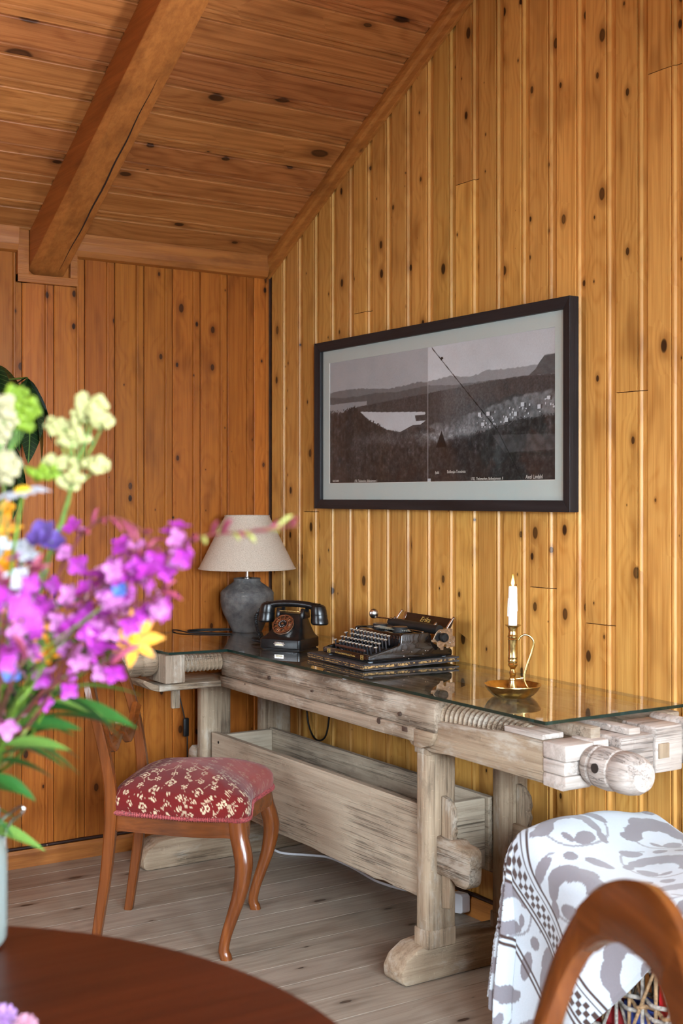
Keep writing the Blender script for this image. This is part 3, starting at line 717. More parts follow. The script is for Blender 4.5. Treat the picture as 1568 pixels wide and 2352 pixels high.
for k in range(5):
    pts = []; y = -.183
    for i in range(14):
        u = i/13; pts.append((-.172+.344*u, y-.0006*k+.0015*noise.noise(Vector((u*9, k*5., 0))), .004+.0034*k+.0016*noise.noise(Vector((u*14, k*3.1, 2)))))
    MB().tube(pts, [.0016+.0008*noise.noise(Vector((i*1.7, k, 5))) for i in range(14)], 5).obj('frayed_edge', HIDE if k % 2 else LEA, folio)
# --- portable typewriter
tx, ty = 1.152, -.388
tw = thing('typewriter', 'black portable typewriter with round nickel-rimmed keys on a leather portfolio', 'typewriter', (tx, ty, zt(tx)+.0245), (0, TILT, math.radians(-1)))
side = [(.002, .004), (.000, .010), (.000, .018), (.003, .021), (.012, .0225), (.112, .046), (.118, .050), (.121, .056), (.122, .076), (.125, .081), (.131, .083), (.228, .080), (.233, .077), (.236, .070), (.240, .055), (.247, .046), (.262, .039), (.300, .030), (.316, .024), (.320, .018), (.320, .006), (.317, .003)]
for s in (-1, 1):
    MB().prism(side, s*.130-.005 if s > 0 else -.136, s*.130+.006 if s > 0 else -.125, 'x').obj('side_plate', BLACK, tw, bevel=.003, smooth=50)
lip = MB(); lipr = [(-.126, -.001), (.126, -.001)]
lip.prism([(.0, .004), (0, .019), (.0035, .0225), (.014, .0225), (.014, .004)], -.126, .1255, 'x'); lip = lip.obj('front_lip', BLACK, tw, bevel=.0018, smooth=50)
TR = lambda x, z: Matrix.Translation((x, -.0004, z)) @ Matrix.Rotation(PI/2, 4, 'X')
text_mesh('A.-G. vorm. Seidel & Naumann Dresden', .0078, GOLD, 'gold_lettering', lip, TR(0, .0095), .0002, sx=.92)
for x in (-.098, .098):
    fr_ = MB(); hw, z0, z1, e = .0078, .0055, .0195, .001
    fr_.box(x-hw, x+hw, -.0006, .0002, z0, z0+e); fr_.box(x-hw, x+hw, -.0006, .0002, z1-e, z1); fr_.box(x-hw, x-hw+e, -.0006, .0002, z0+e, z1-e); fr_.box(x+hw-e, x+hw, -.0006, .0002, z0+e, z1-e)
    em = fr_.obj('emblem_frame', GOLD, lip)
    text_mesh('M', .0135, GOLD, 'emblem_letter', em, TR(x, .0078), .0002)
MB().box(-.125, .125, .006, .316, .001, .0045).obj('base_tray', DULL, tw)
MB().prism([(.014, .006), (.118, .006), (.118, .030), (.10, .026)], -.1245, .1245, 'x').obj('key_bed', DULL, tw)
MB().prism([(.119, .030), (.124, .074), (.128, .079), (.140, .080), (.140, .030)], -.1245, .1245, 'x').obj('front_shield', BLACK, tw, bevel=.002, smooth=50)
MB().prism([(.2, .040), (.2, .078), (.234, .077), (.240, .04)], -.1245, .1245, 'x').obj('rear_shield', BLACK, tw, bevel=.002, smooth=50)
MB().box(-.1245, .1245, .1405, .1995, .034, .058).obj('type_well', DULL, tw)
MB().box(-.09, .085, .0165, .0255, .026, .034).obj('space_bar', plain('brown_space_bar', (66, 40, 32), .4), tw, bevel=.003, smooth=50)
for s in (-1, 1): MB().tube([(s*.07, .022, .027), (s*.07, .03, .015)], .002, 6).obj('space_bar_arm', DULL, tw)
KT = plain('key_glass', (222, 226, 214), .12, spec=.8)
km = MB().lathe([(.0058, -.0022), (.0068, -.0016), (.0070, .0006), (.0060, .0014)], 16, cap=True).mesh('key', NICKEL, smooth=30)
ktm = MB().lathe([(.0058, .0012), (.0056, .0019), (.0008, .0024)], 16).mesh('key_top', KT, smooth=40)
stm = MB().box(-.0011, .0011, -.0022, .0022, -.030, -.002).mesh('key_stem', plain('grey_steel', (92, 92, 98), .35, metal=.8))
for row, (yy, zz, n_, xo) in enumerate(((.036, .0435, 10, -.086), (.056, .0535, 12, -.106), (.076, .0645, 12, -.101), (.096, .0745, 12, -.113))):
    xs_ = [xo+.0196*i for i in range(n_)]
    if row == 0: xs_ = [-.117]+xs_+[.121]
    if row == 2: xs_ = [-.117+.002]+xs_[1:]
    for x in xs_:
        k = link(bpy.data.objects.new('key', km), tw); k.location = (x, yy, zz); k.rotation_euler = (.12, 0, 0)
        link(bpy.data.objects.new('key_top', ktm), k); link(bpy.data.objects.new('key_stem', stm), k)
# ribbon spool, type segment, ruler rail
for s in (-1, 1):
    sp = MB().lathe([(.024, .078), (.024, .0905), (.0255, .091), (.0255, .0935), (.003, .094)], 28, 'z', (s*.056, .172, 0)).obj('ribbon_spool', DULL, tw, smooth=30)
    MB().lathe([(.0245, .0940), (.023, .0952), (.003, .0955)], 28, 'z', (s*.056, .172, 0)).obj('spool_lid', plain('spool_lid', (96, 90, 86), .35, metal=.6), sp, smooth=30)
seg = MB(); TYPE = plain('type_slugs', (186, 190, 176), .35, metal=.7)
for i in range(34):
    a = math.radians(198+i*(144/33)); r = .092
    p = Vector((r*1.0*math.cos(a), .206+r*.72*math.sin(a), .083+.0045*math.cos((a-1.5*PI)*1.2)))
    d_ = Vector((math.cos(a), .72*math.sin(a), 0)).normalized()
    seg.tube([p-d_*.010+Vector((0, 0, .003)), p+d_*.006], .0021, 5)
seg.obj('type_segment', TYPE, tw, smooth=50)['kind'] = 'stuff'
MB().box(-.115, .118, .214, .222, .0785, .083).obj('scale_rail', NICKEL, tw, bevel=.0008)
MB().lathe([(.0155, -.128), (.0155, .146)], 24, 'x', (0, .262, .0875)).obj('platen', plain('rubber_platen', (30, 29, 28), .5, var=.2), tw, smooth=40)
pt = MB().prism([(.284, .094), (.292, .108), (.298, .1235), (.3005, .1225), (.2945, .106), (.287, .093)], -.085, .170, 'x').obj('paper_table', BLACK, tw, bevel=.0006)
sl_ = math.atan2(.1235-.094, .298-.284)
text_mesh('Erika', .0245, GOLD, 'gold_lettering', pt, Matrix.Translation((.028, .2872, .1012)) @ Matrix.Rotation(sl_, 4, 'X'), .0003, shear=.32, sx=1.1)
MB().prism([(.2835, .0925), (.2915, .108), (.2985, .1245), (.3015, .124), (.295, .106), (.288, .092)], -.098, -.084, 'x').obj('paper_guide', NICKEL, pt, bevel=.0006)
for x in (-.115, .172): MB().tube(smooth_path([(x, .270, .095), (x, .282, .110), (x, .298, .128), (x, .305, .122)], 4), .0035, 7, squash=.5).obj('paper_finger', NICKEL, tw, smooth=50)
ep = [(.2345, .060), (.2265, .058), (.2285, .052), (.249, .0495), (.252, .036), (.262, .030), (.264, .0245), (.2745, .0245), (.2755, .036), (.279, .0415), (.287, .0415), (.288, .0295), (.2945, .028), (.296, .0315), (.3205, .032), (.3205, .064), (.311, .068), (.311, .088), (.306, .0905), (.262, .091), (.254, .0885), (.244, .078)]
e_ = MB().prism(ep, .1475, .1500, 'x').obj('carriage_end_plate', plain('aged_nickel', (198, 176, 150), .34, metal=.9, var=.2, vscale=70), tw, bevel=.0005)
MB().lathe([(.0045, .150), (.0045, .158), (.0135, .1585), (.0145, .161), (.0145, .170), (.0125, .174), (.009, .1745), (.0085, .1725), (.0025, .173)], 26, 'x', (0, .2655, .066)).obj('platen_knob', DULL, tw, smooth=30)
MB().prism([(.238, .064), (.252, .079), (.262, .080), (.262, .056), (.250, .052)], .1502, .1512, 'x').obj('ratchet_cover', DULL, e_)
for (yy, zz) in ((.263, .084), (.3, .046), (.314, .049)): MB().ball((.1512, yy, zz), .0022).obj('screw', NICKEL, e_, smooth=60)
for (yy, zz) in ((.128, .030), (.162, .024), (.132, .012), (.215, .024), (.224, .024), (.205, .014), (.15, .003)): MB().ball((.1362, yy, zz), .0022, n=8, m=5).obj('screw', NICKEL, tw, smooth=60)
MB().prism([(.252, .0905), (.258, .105), (.266, .112), (.272, .104), (.268, .0905)], .118, .126, 'x').obj('release_lever', NICKEL, tw, bevel=.002, smooth=50)
MB().prism([(.252, .0905), (.258, .104), (.266, .110), (.270, .102), (.268, .0905)], -.112, -.104, 'x').obj('release_lever', NICKEL, tw, bevel=.002, smooth=50)
MB().box(-.128, -.095, .248, .288, .078, .0895).obj('carriage_end', plain('blued_steel', (120, 118, 124), .3, metal=.9), tw, bevel=.003, smooth=50)
lv = MB().tube(smooth_path([(-.100, .262, .098), (-.135, .246, .101), (-.170, .236, .101), (-.196, .232, .0985)], 4), .0026, 7).obj('return_lever', NICKEL, tw, smooth=50)
MB().sweep([[(-.186+.0165*s_*math.sin(2*PI*k/20)*.35+dx, .232+.0165*s_*math.sin(2*PI*k/20)*.9, .112+.0165*s_*math.cos(2*PI*k/20)) for k in range(20)] for s_, dx in ((.05, .006), (.6, .005), (1, 0), (1.0, -.0012), (.6, .0035), (.05, .0045))]).obj('lever_spoon', NICKEL, lv, smooth=60)
for (x, y) in ((-.115, .02), (.115, .02), (-.115, .30), (.115, .30)): MB().lathe([(.008, -.0035), (.008, .003)], 14, 'z', (x, y, 0)).obj('rubber_foot', plain('grey_rubber', (120, 126, 130), .6), tw, smooth=40)
# --- brass chamberstick and candle
cx_, cy_ = 1.876, -.318
cs = thing('chamberstick', 'brass chamberstick with round drip pan and thin loop handle on the glass', 'candlestick', (cx_, cy_, zt(cx_)), (0, TILT, 0))
MB().lathe([(.001, .0045), (.044, .002), (.050, .0008), (.058, .006), (.068, .016), (.0745, .027), (.0770, .0315), (.0765, .0335), (.0740, .0322), (.066, .0195), (.056, .0105), (.044, .0075), (.001, .0085)], 64).obj('drip_pan', BRASS, cs, smooth=35)
MB().lathe([(.001, .008), (.0175, .0082), (.0165, .015), (.0125, .024), (.0085, .036), (.0075, .043), (.0100, .046), (.0095, .049), (.0070, .052), (.0085, .058), (.0100, .064), (.0075, .069), (.0065, .073), (.0085, .078), (.0125, .083), (.0135, .087), (.0118, .090), (.0136, .094), (.0136, .099), (.0125, .102), (.0138, .106), (.0130, .109), (.0130, .152), (.0146, .155), (.0130, .158), (.0148, .161), (.0148, .164), (.0130, .167), (.0132, .171), (.0120, .174), (.0125, .183), (.0150, .189), (.0215, .1925), (.0218, .194), (.0150, .1935), (.0125, .1905), (.001, .186)], 36).obj('stem', BRASS, cs, smooth=30)
hd_ = [(.014, .153), (.020, .161), (.030, .167), (.044, .164), (.055, .152), (.056, .138), (.050, .115), (.041, .090), (.034, .066), (.031, .050), (.033, .038), (.039, .026), (.045, .0165)]
dr = Vector((.545, .838, 0)).normalized()
MB().tube(smooth_path([dr*a+Vector((0, 0, b)) for a, b in hd_], 5), .0019, 8, squash=1.6, up=(-.838, .545, 0)).obj('loop_handle', BRASS, cs, smooth=60)
MB().tube([dr*.009+Vector((0, 0, .047)), dr*.0305+Vector((0, 0, .050))], .0012, 6).obj('handle_bar', BRASS, cs, smooth=60)
ca = thing('candle', 'lit white candle in the brass chamberstick', 'candle', (cx_, cy_, zt(cx_)+.187), (0, TILT, 0))
wx = NT('white_wax'); WAX = wx.fin(S((246, 243, 236)), .45, **{'Subsurface Weight': .35, 'Subsurface Radius': (.02, .012, .008), 'Subsurface Scale': .4})
MB().lathe([(.0108, 0), (.0122, .008), (.0123, .09), (.0118, .108), (.0102, .1115), (.0086, .1085), (.006, .1045), (.001, .104)], 28).obj('wax_column', WAX, ca, smooth=35)
for a, z, h in ((.4, .045, .03), (2.2, .07, .02), (4.2, .03, .05), (5.4, .06, .02)): MB().tube([(.0122*math.cos(a), .0122*math.sin(a), z+h), (.0126*math.cos(a), .0126*math.sin(a), z)], [.0012, .0024], 7).obj('wax_drip', WAX, ca, smooth=60)
MB().tube([(0, 0, .103), (.0005, 0, .112), (.0015, 0, .117)], .0008, 6).obj('wick', plain('burnt_wick', (22, 16, 12), .9), ca)
fl = NT('candle_flame'); em = fl.n('Emission', {'Strength': 14.0})
lp = fl.n('SeparateXYZ', {0: fl.n('TexCoord').outputs['Object']}).outputs[2]
fl.t.links.new(fl.mix(fl.step(lp, .112, .136), S((255, 226, 150)), S((255, 170, 70))), em.inputs[0]); fl.t.links.new(em.outputs[0], fl.out.inputs[0])
MB().lathe([(.0004, .1105), (.0026, .1135), (.0040, .118), (.0043, .122), (.0034, .129), (.0018, .137), (.0002, .1435)], 16).obj('flame', fl.m, ca, smooth=80)
pl = bpy.data.lights.new('candle_light', 'POINT'); pl.energy = .35; pl.color = (1, .62, .28); pl.shadow_soft_size = .006
po = bpy.data.objects.new('candle_light', pl); link(po, ca); po.location = (0, 0, .150)
# ------------------------------------------------------------------ framed photograph
FRM = {a: solidwood('black_ash_'+a, a, (40, 38, 40), (24, 22, 24), (14, 13, 14), knot=(16, 14, 14), rough=.5, spec=.4) for a in 'xz'}
pic = thing('framed_photograph', 'black framed black-and-white panorama of a lake and forested hills on the right wall', 'picture', (0, 0, 0))
X0, X1, Z0, Z1, FWd, YF, YB = .418, 1.811, 1.304, 1.928, .034, -.048, -.012
def rail(c4, mat):
    "mitred frame rail: outer a-b, inner d-c, gently sloping inwards"
    (a, b, c_, d_) = c4
    m = MB(); v = [(a[0], YB, a[1]), (b[0], YB, b[1]), (c_[0], YB, c_[1]), (d_[0], YB, d_[1]), (a[0], YF, a[1]), (b[0], YF, b[1]), (c_[0], YF+.006, c_[1]), (d_[0], YF+.006, d_[1])]
    m.add(v, [(0, 1, 2, 3), (4, 7, 6, 5), (0, 4, 5, 1), (1, 5, 6, 2), (2, 6, 7, 3), (3, 7, 4, 0)])
    return m.obj('frame_rail', mat, pic, bevel=.0012)
o_ = [(X0, Z0), (X1, Z0), (X1, Z1), (X0, Z1)]; i_ = [(X0+FWd, Z0+FWd), (X1-FWd, Z0+FWd), (X1-FWd, Z1-FWd), (X0+FWd, Z1-FWd)]
for k in range(4): rail((o_[k], o_[(k+1) % 4], i_[(k+1) % 4], i_[k]), FRM['x' if k % 2 == 0 else 'z'])
MB().box(X0+.01, X1-.01, -.014, -.012, Z0+.01, Z1-.01).obj('backing', DULL, pic)
U0, U1, V0, V1 = .494, 1.728, 1.398, 1.848
mm = MB(); a, b, c_, d_ = X0+.02, X1-.02, Z0+.02, Z1-.02
mm.box(a, b, -.028, -.024, c_, V0); mm.box(a, b, -.028, -.024, V1, d_); mm.box(a, U0, -.028, -.024, V0, V1); mm.box(U1, b, -.028, -.024, V0, V1)
mm.obj('mat_board', plain('mat_board', (196, 208, 206), .8), pic)
mm = MB(); e = .0022
mm.box(U0, U0+e, -.0282, -.024, V0, V1); mm.box(U0+e, U1, -.0282, -.024, V0, V0+.0012); mm.obj('mat_bevel', plain('mat_bevel', (236, 234, 226), .7), pic)
# the print: a flat grey-tone sheet, tones worked out point by point
NU, NV = 620, 250
rs = np.random.RandomState(4)
def vnoise(nu, nv, seed):
    g = np.random.RandomState(seed).rand(nv+2, nu+2)
    uu = np.linspace(0, nu-.001, NU+1); vv = np.linspace(0, nv-.001, NV+1)
    iu = uu.astype(int); iv = vv.astype(int); fu = uu-iu; fv = (vv-iv)[:, None]
    a = g[iv][:, iu]*(1-fu)+g[iv][:, iu+1]*fu; b = g[iv+1][:, iu]*(1-fu)+g[iv+1][:, iu+1]*fu
    return a*(1-fv)+b*fv
u = np.linspace(0, 1, NU+1)[None, :]*np.ones((NV+1, 1)); v = np.linspace(0, 1, NV+1)[:, None]*np.ones((1, NU+1))
T = lambda pts: np.interp(u, [p[0] for p in pts], [p[1] for p in pts])
n_f = vnoise(300, 120, 1); n_m = vnoise(110, 40, 2); n_c = vnoise(26, 14, 3); n_s = vnoise(200, 8, 9)
right = (u > .494)
img = np.where(right, .86-.05*v+.06*np.exp(-((u-.494)/.16)**2), .70+.03*v) + .03*(n_c-.5)
def ss(x, a, b): t_ = np.clip((x-a)/(b-a), 0, 1); return t_*t_*(3-2*t_)
def over(mask, val):
    global img
    img = img*(1-mask)+val*mask
e_px = .006
far = T([(0, .753), (.08, .765), (.165, .76), (.24, .745), (.303, .733), (.399, .742), (.45, .755), (.494, .749), (.594, .769), (.65, .75), (.707, .756), (.743, .78), (.814, .769), (.882, .773), (.935, .771), (.95, .80), (.961, .831), (1, .832)])+.012*(n_m-.5)
over(ss(far-v, 0, e_px), np.where(right, .62, .50)-.02*n_m)
big = T([(0, 0), (.90, .70), (.93, .745), (.945, .79), (.961, .825), (1, .83)]); over(ss(big-v, 0, e_px)*(u > .9), .40-.08*n_m)
r2 = T([(0, .716), (.08, .70), (.165, .702), (.25, .712), (.347, .698), (.494, .722), (.594, .702), (.743, .704), (.882, .707), (1, .70)])+.008*(n_m-.5)
over(ss(r2-v, 0, e_px), np.where(right, .50, .40)-.04*n_m)
over(ss(.655+.006*(n_m-.5)-v, 0, .004)*(u < .20), .62)
hill = T([(0, .58), (.10, .61), (.165, .616), (.303, .636), (.474, .66), (.594, .676), (.743, .698), (.882, .707), (1, .698)])+.012*(n_f-.5)
over(ss(hill-v, 0, e_px)*(u > .13), .20+.10*n_f+.10*ss(u, .5, .6)*(1-ss(u, .6, .9))+.05*n_s)
def poly(pts):
    m_ = np.zeros_like(u); n_ = len(pts)
    for i in range(n_):
        (x1, y1), (x2, y2) = pts[i], pts[(i+1) % n_]
        if y1 == y2: continue
        cond = ((y1 > v) != (y2 > v)) & (u < (x2-x1)*(v-y1)/(y2-y1)+x1); m_ = np.where(cond, 1-m_, m_)
    return m_
over(poly([(.165, .571), (.276, .551), (.482, .522), (.489, .462), (.46, .43), (.425, .43), (.365, .385), (.303, .409), (.212, .493)]), .80+.04*n_c)
over(poly([(.435, .50), (.494, .505), (.494, .455), (.44, .46)]), .22+.12*n_f)
# the sunlit clearing and village on the right, dark woods in the foreground
vill = T([(0, 0), (.49, .44), (.60, .455), (.70, .50), (.80, .545), (.88, .585), (1, .60)])
over(ss(vill+.02*(n_m-.5)-v, 0, .02)*(u > .5), .34+.22*n_m+.10*(n_f-.5))
fore = T([(0, .604), (.068, .587), (.10, .61), (.136, .627), (.194, .524), (.303, .409), (.365, .378), (.45, .413), (.52, .40), (.56, .30), (.62, .33), (.70, .345), (.78, .37), (.86, .42), (1, .44)])+.05*(n_f-.5)*(n_s+.4)
over(ss(fore-v, 0, .012), .10+.20*n_f*n_m+.10*n_m*n_c+.06*n_s)
over(np.exp(-(((u-.53)/.09)**2+((v-.33)/.05)**2))*.7, .45+.35*n_f*n_m*2)
over(np.exp(-(((u-.30)/.13)**2+((v-.34)/.05)**2))*.35, .42+.3*n_f)
over(np.exp(-(((u-.66)/.035)**2+((v-.365)/.05)**2))*.8, .62+.3*(n_f-.5))
over(poly([(.765, .318), (1, .302), (1, .20), (.814, .19)])*.75, .27+.10*n_m)
over(poly([(.53, .25), (.555, .375), (.578, .25)])*.85, .07)
over(np.clip((v < .2)*(.2-v)*3, 0, 1)*.6, .10+.10*n_f)
hr = random.Random(8)
for (a, b) in [(.729, .398), (.75, .469), (.821, .416), (.855, .453), (.882, .511), (.942, .489), (.976, .542), (.715, .469)]+[(hr.uniform(.70, .995), 0) for _ in range(40)]:
    if b == 0: b = .40+(a-.70)*.42+hr.uniform(-.05, .05); w_, h_ = hr.uniform(.0016, .0035), hr.uniform(.004, .008)
    else: w_, h_ = .0065, .014
    over(((np.abs(u-a) < w_) & (np.abs(v-b) < h_))*1., .86); over(((np.abs(u-a-w_*1.3) < w_*.5) & (np.abs(v-b+h_*.2) < h_))*.8, .25)
wl = T([(.0, 5), (.512, 1.02), (.513, .991), (.67, .622), (.786, .351), (.882, 0), (1, -1)]); over(((np.abs(v-wl) < .0048) & (u > .512) & (u < .89))*1., .07)
over((((u-.557)/.006)**2+((v-.905)/.010)**2 < 1)*1., .08)
over((np.abs(u-.4945) < .0012)*.6, .78); over(((np.abs(u-.50) < .008) & (v < .022))*1., .80)
over(((np.abs(u-.195) < .055) & (v < .024))*1., .06); over(((np.abs(u-.745) < .062) & (v < .026))*1., .06)
img = np.clip(img*1.0+.05*(rs.rand(NV+1, NU+1)-.5), .03, .92)
lin = np.where(img <= .04045, img/12.92, ((img+.055)/1.055)**2.4)
tone = np.stack([lin*.95, lin*1.0, lin*1.08, np.ones_like(lin)], -1)
pm = MB(); xs_ = np.linspace(U0+.0024, U1, NU+1); zs_ = np.linspace(V0+.0014, V1, NV+1)
pm.v = [(float(x), -.0262, float(z)) for z in zs_ for x in xs_]
pm.f = [(j*(NU+1)+i, j*(NU+1)+i+1, (j+1)*(NU+1)+i+1, (j+1)*(NU+1)+i) for j in range(NV) for i in range(NU)]
PRT = NT('photographic_print'); PRT = PRT.fin(PRT.n('VertexColor', layer_name='Col').outputs['Color'], .5, **{'Specular IOR Level': .3})
prn = pm.obj('print', PRT, pic, fix=False, cols=tone.reshape(-1, 4))
WT = plain('print_caption', (226, 222, 216), .6)
PT = lambda uu, vv: Matrix.Translation((U0+uu*(U1-U0), -.0267, V0+vv*(V1-V0))) @ Matrix.Rotation(PI/2, 4, 'X')
for (tx_, sz, uu, vv) in (('1701. Thelemarken, Bolkesjomoen. I', .0125, .195, .008), ('1702. Thelemarken, Bolkesjomoen. II', .0135, .745, .008), ('Axel Lindahl', .011, .035, .014), ('Axel Lindahl', .017, .925, .012), ('Bolkesjo-Tinnelven', .014, .62, .062), ('fjeld', .014, .537, .058)):
    text_mesh(tx_, sz, WT, 'caption', prn, PT(uu, vv), .0001, sx=.78 if sz < .014 else .9)
pg = NT('picture_glass')
gl = pg.n('BsdfGlossy', {'Color': (1, 1, 1, 1), 'Roughness': .05}); tr = pg.n('BsdfTransparent', {'Color': (.97, .98, .97, 1)}); fr = pg.n('Fresnel', {'IOR': 1.5})
mx = pg.n('MixShader', {0: pg.math('MULTIPLY', fr.outputs[0], pg.math('SUBTRACT', 1.0, pg.n('NewGeometry').outputs['Backfacing'])), 1: tr.outputs[0], 2: gl.outputs[0]}); pg.t.links.new(mx.outputs[0], pg.out.inputs[0])
MB().box(X0+.03, X1-.03, -.036, -.034, Z0+.03, Z1-.03).obj('pane', pg.m, pic)
# ------------------------------------------------------------------ chairs
MAHO = {a: solidwood('polished_birch_'+a, a, (126, 68, 28), (84, 40, 16), (46, 22, 10), knot=(36, 18, 10), rough=.24, spec=.5, freq=.6) for a in 'xyz'}
def pile_tone(x, y):
    "woven flower sprigs: cream on wine red, worn away to pink towards the front of the seat"
    cell = .046; i = math.floor(x/cell); j = math.floor(y/cell); off = .5*(j % 2)
    i = math.floor(x/cell+off); cxx = (i+.5-off)*cell; cyy = (j+.5)*cell
    dx, dy = (x-cxx), (y-cyy); r = math.hypot(dx, dy); a = math.atan2(dy, dx)
    big = ((i*7+j*13) % 3) == 0
    R0 = .017 if big else .011
    k = 4 if big else 6
    lobes = R0*(.60+.40*abs(math.cos(a*k/2)))
    motif = 1.0 if r < lobes and not (.35*R0 < r < .55*R0) else 0.0
    q = math.sin(x*310)*math.sin(y*290)
    if motif and q < -.55: motif = 0
    st = abs(math.sin(x*38+2.2*math.sin(y*47))*.5+math.sin(y*41+1.7*math.sin(x*33))*.5)
    if st < .045 and r > R0*1.15: motif = max(motif, .7 if q > -.2 else 0)
    wear = .5+.5*math.sin(x*9+y*5)*0+0
    return motif
SEATF = colattr('cut_velvet', .95, .35, 700, .001, .12)
def chair_part(m, name, mat, par, **k): return m.obj(name, mat, par, **k)
def build_chair(label, group, loc, rz, dining=True):
    ch = thing('dining_chair', label, 'chair', loc, (0, 0, rz), group)
    # seat outline in plan: serpentine front, sides tapering to the back
    half = [(0, .236), (.07, .246), (.13, .256), (.185, .266), (.220, .258), (.236, .235), (.228, .200), (.233, .15), (.230, .08), (.213, 0), (.196, -.08), (.182, -.136), (.166, -.156), (.10, -.164), (0, -.166)]
    path = [(x, y, 0) for x, y in half]+[(-x, y, 0) for x, y in half[-2:0:-1]]
    rim = smooth_path(path, 5, closed=True); n = len(rim)
    cyc = .04
    def ring(scale, z, off=0):
        out = []
        for p in rim:
            d = Vector((p.x, p.y-cyc, 0)); L = d.length; d = d*(scale+off/L); out.append((d.x, d.y+cyc, z))
        return out
    secs = [ring(1, .352, -.012), ring(1, .352, 0), ring(1, .405, 0), ring(1, .405, -.012)]
    chair_part(MB().sweep(secs), 'seat_rail', MAHO['y'], ch, smooth=35)
    # upholstery: domed, dense mesh that carries the pattern
    prof = [(1.0, .4055, .002), (1.0, .412, .004), (1.0, .428, .007), (1.0, .446, .005), (1.0, .460, -.004), (.95, .474, -.006), (.86, .4855, -.006)]
    secs = [ring(*p) for p in prof]
    for s_ in [.86-.86*k/22 for k in range(1, 22)]: secs.append(ring(s_, .4855+.046*(1-(s_/.86)**2), -.006*s_))
    m = MB(); dense = []
    for sec in secs:
        row = []
        for i in range(n):
            a = Vector(sec[i]); b = Vector(sec[(i+1) % n])
            for k in range(5): row.append(tuple(a.lerp(b, k/5)))
        dense.append(row)
    # refine along the profile too
    rows = []
    for a, b in zip(dense, dense[1:]):
        st = 4
        for k in range(st): rows.append([tuple(Vector(p).lerp(Vector(q), k/st)) for p, q in zip(a, b)])
    rows.append(dense[-1])
    nn = len(rows[0]); m.grid(rows, close_u=True); m.f.append(tuple(range((len(rows)-1)*nn, len(rows)*nn)))
    red, rose, cream = np.array(S((116, 22, 20))), np.array(S((168, 76, 66))), np.array(S((224, 200, 164)))
    cols = []
    for (x, y, z) in m.v:
        dv = Vector((x, y-cyc, 0)).normalized()*max(0, .474-z)*1.1; mo = pile_tone(x+dv.x, y+dv.y)
        nzv = noise.noise(Vector((x*9, y*9, 3)))
        w_ = min(1, max(0, .15+(y*.75-x*1.05)*3.6+.5*nzv+(z-.47)*6))           # worn bald away from the near side
        base = red*(1-w_)+rose*w_
        f_ = mo*(1-.86*w_)
        cols.append(base*(1-f_)+cream*f_)
    m.obj('seat_cushion', SEATF, ch, smooth=60, cols=cols, fix=False)
    # braid around the lower edge of the cushion
    br = ring(1, .4065, .006); dn_ = []
    for i in range(n):
        a = Vector(br[i]); b = Vector(br[(i+1) % n])
        for k in range(6): dn_.append(a.lerp(b, k/6))
    g = MB(); N_ = len(dn_); 
    secs = []
    for i, p in enumerate(dn_+[dn_[0]]):
        q = i % N_; d = Vector((p.x, p.y-cyc, 0)).normalized(); w_ = .0052+.0016*math.sin(q*2.1)
        secs.append([tuple(p+d*(w_*math.cos(a))+Vector((0, 0, w_*1.25*math.sin(a)))) for a in [2*PI*k/6 for k in range(6)]])
    g.sweep(secs, cap=False).obj('braid', plain('rose_braid', (150, 66, 66), .7, var=.4, vscale=260), ch, smooth=60)
    # cabriole front legs
    for s in (-1, 1):
        cp_ = [(s*.214, .234, .405), (s*.216, .240, .36), (s*.224, .252, .315), (s*.232, .258, .27), (s*.233, .248, .20), (s*.230, .226, .13), (s*.228, .206, .07), (s*.229, .198, .030), (s*.230, .203, .012), (s*.230, .206, 0)]
        rr = [.026, .027, .0275, .026, .0225, .019, .0165, .0155, .0175, .0175]
        pp = smooth_path(cp_, 4); rl = [lerp_tab([(k*4, rr[k]) for k in range(10)], i) for i in range(len(pp))]
        secs = []
        for i, p in enumerate(pp):
            r_ = rl[i]; ringp = []
            for k in range(16):
                a = 2*PI*k/16; c_, d_ = math.cos(a), math.sin(a); q = (abs(c_)**2.7+abs(d_)**2.7)**(-1/2.7)
                ringp.append((p.x+r_*c_*q, p.y+r_*d_*q, p.z))
            secs.append(ringp)
        MB().sweep(secs).obj('leg', MAHO['z'], ch, smooth=40)
    # rear legs run on as the stiles of the balloon back
    stile = [(.178, -.205, 0), (.176, -.190, .10), (.174, -.172, .22), (.174, -.160, .34), (.174, -.156, .42), (.176, -.160, .49), (.182, -.172, .57), (.186, -.190, .655), (.183, -.208, .72), (.168, -.224, .775), (.140, -.236, .815)]
    for s in (-1, 1):
        pp = smooth_path([(s*a, b, c_) for a, b, c_ in stile], 4); secs = []
        for i, p in enumerate(pp):
            u_ = i/(len(pp)-1)
            hx = lerp_tab([(0, .014), (.4, .0165), (.55, .0155), (.75, .0175), (1, .030)], u_); hy = lerp_tab([(0, .013), (.4, .019), (.6, .016), (1, .0125)], u_)
            tq = (pp[min(i+1, len(pp)-1)]-pp[max(i-1, 0)]).normalized()
            ax = Vector((1, 0, 0)); ax = (ax-tq*ax.dot(tq)).normalized(); ay = tq.cross(ax)
            secs.append([tuple(p+ax*(hx*c_)+ay*(hy*d_)) for c_, d_ in ((-1, -.7), (-.7, -1), (.7, -1), (1, -.7), (1, .7), (.7, 1), (-.7, 1), (-1, .7))])
        MB().sweep(secs).obj('leg_and_stile', MAHO['z'], ch, smooth=40)
    # crest: broad bow across the top
    pp = smooth_path([(-.148, -.234, .806), (-.11, -.241, .835), (-.055, -.247, .856), (0, -.249, .862), (.055, -.247, .856), (.11, -.241, .835), (.148, -.234, .806)], 5); secs = []
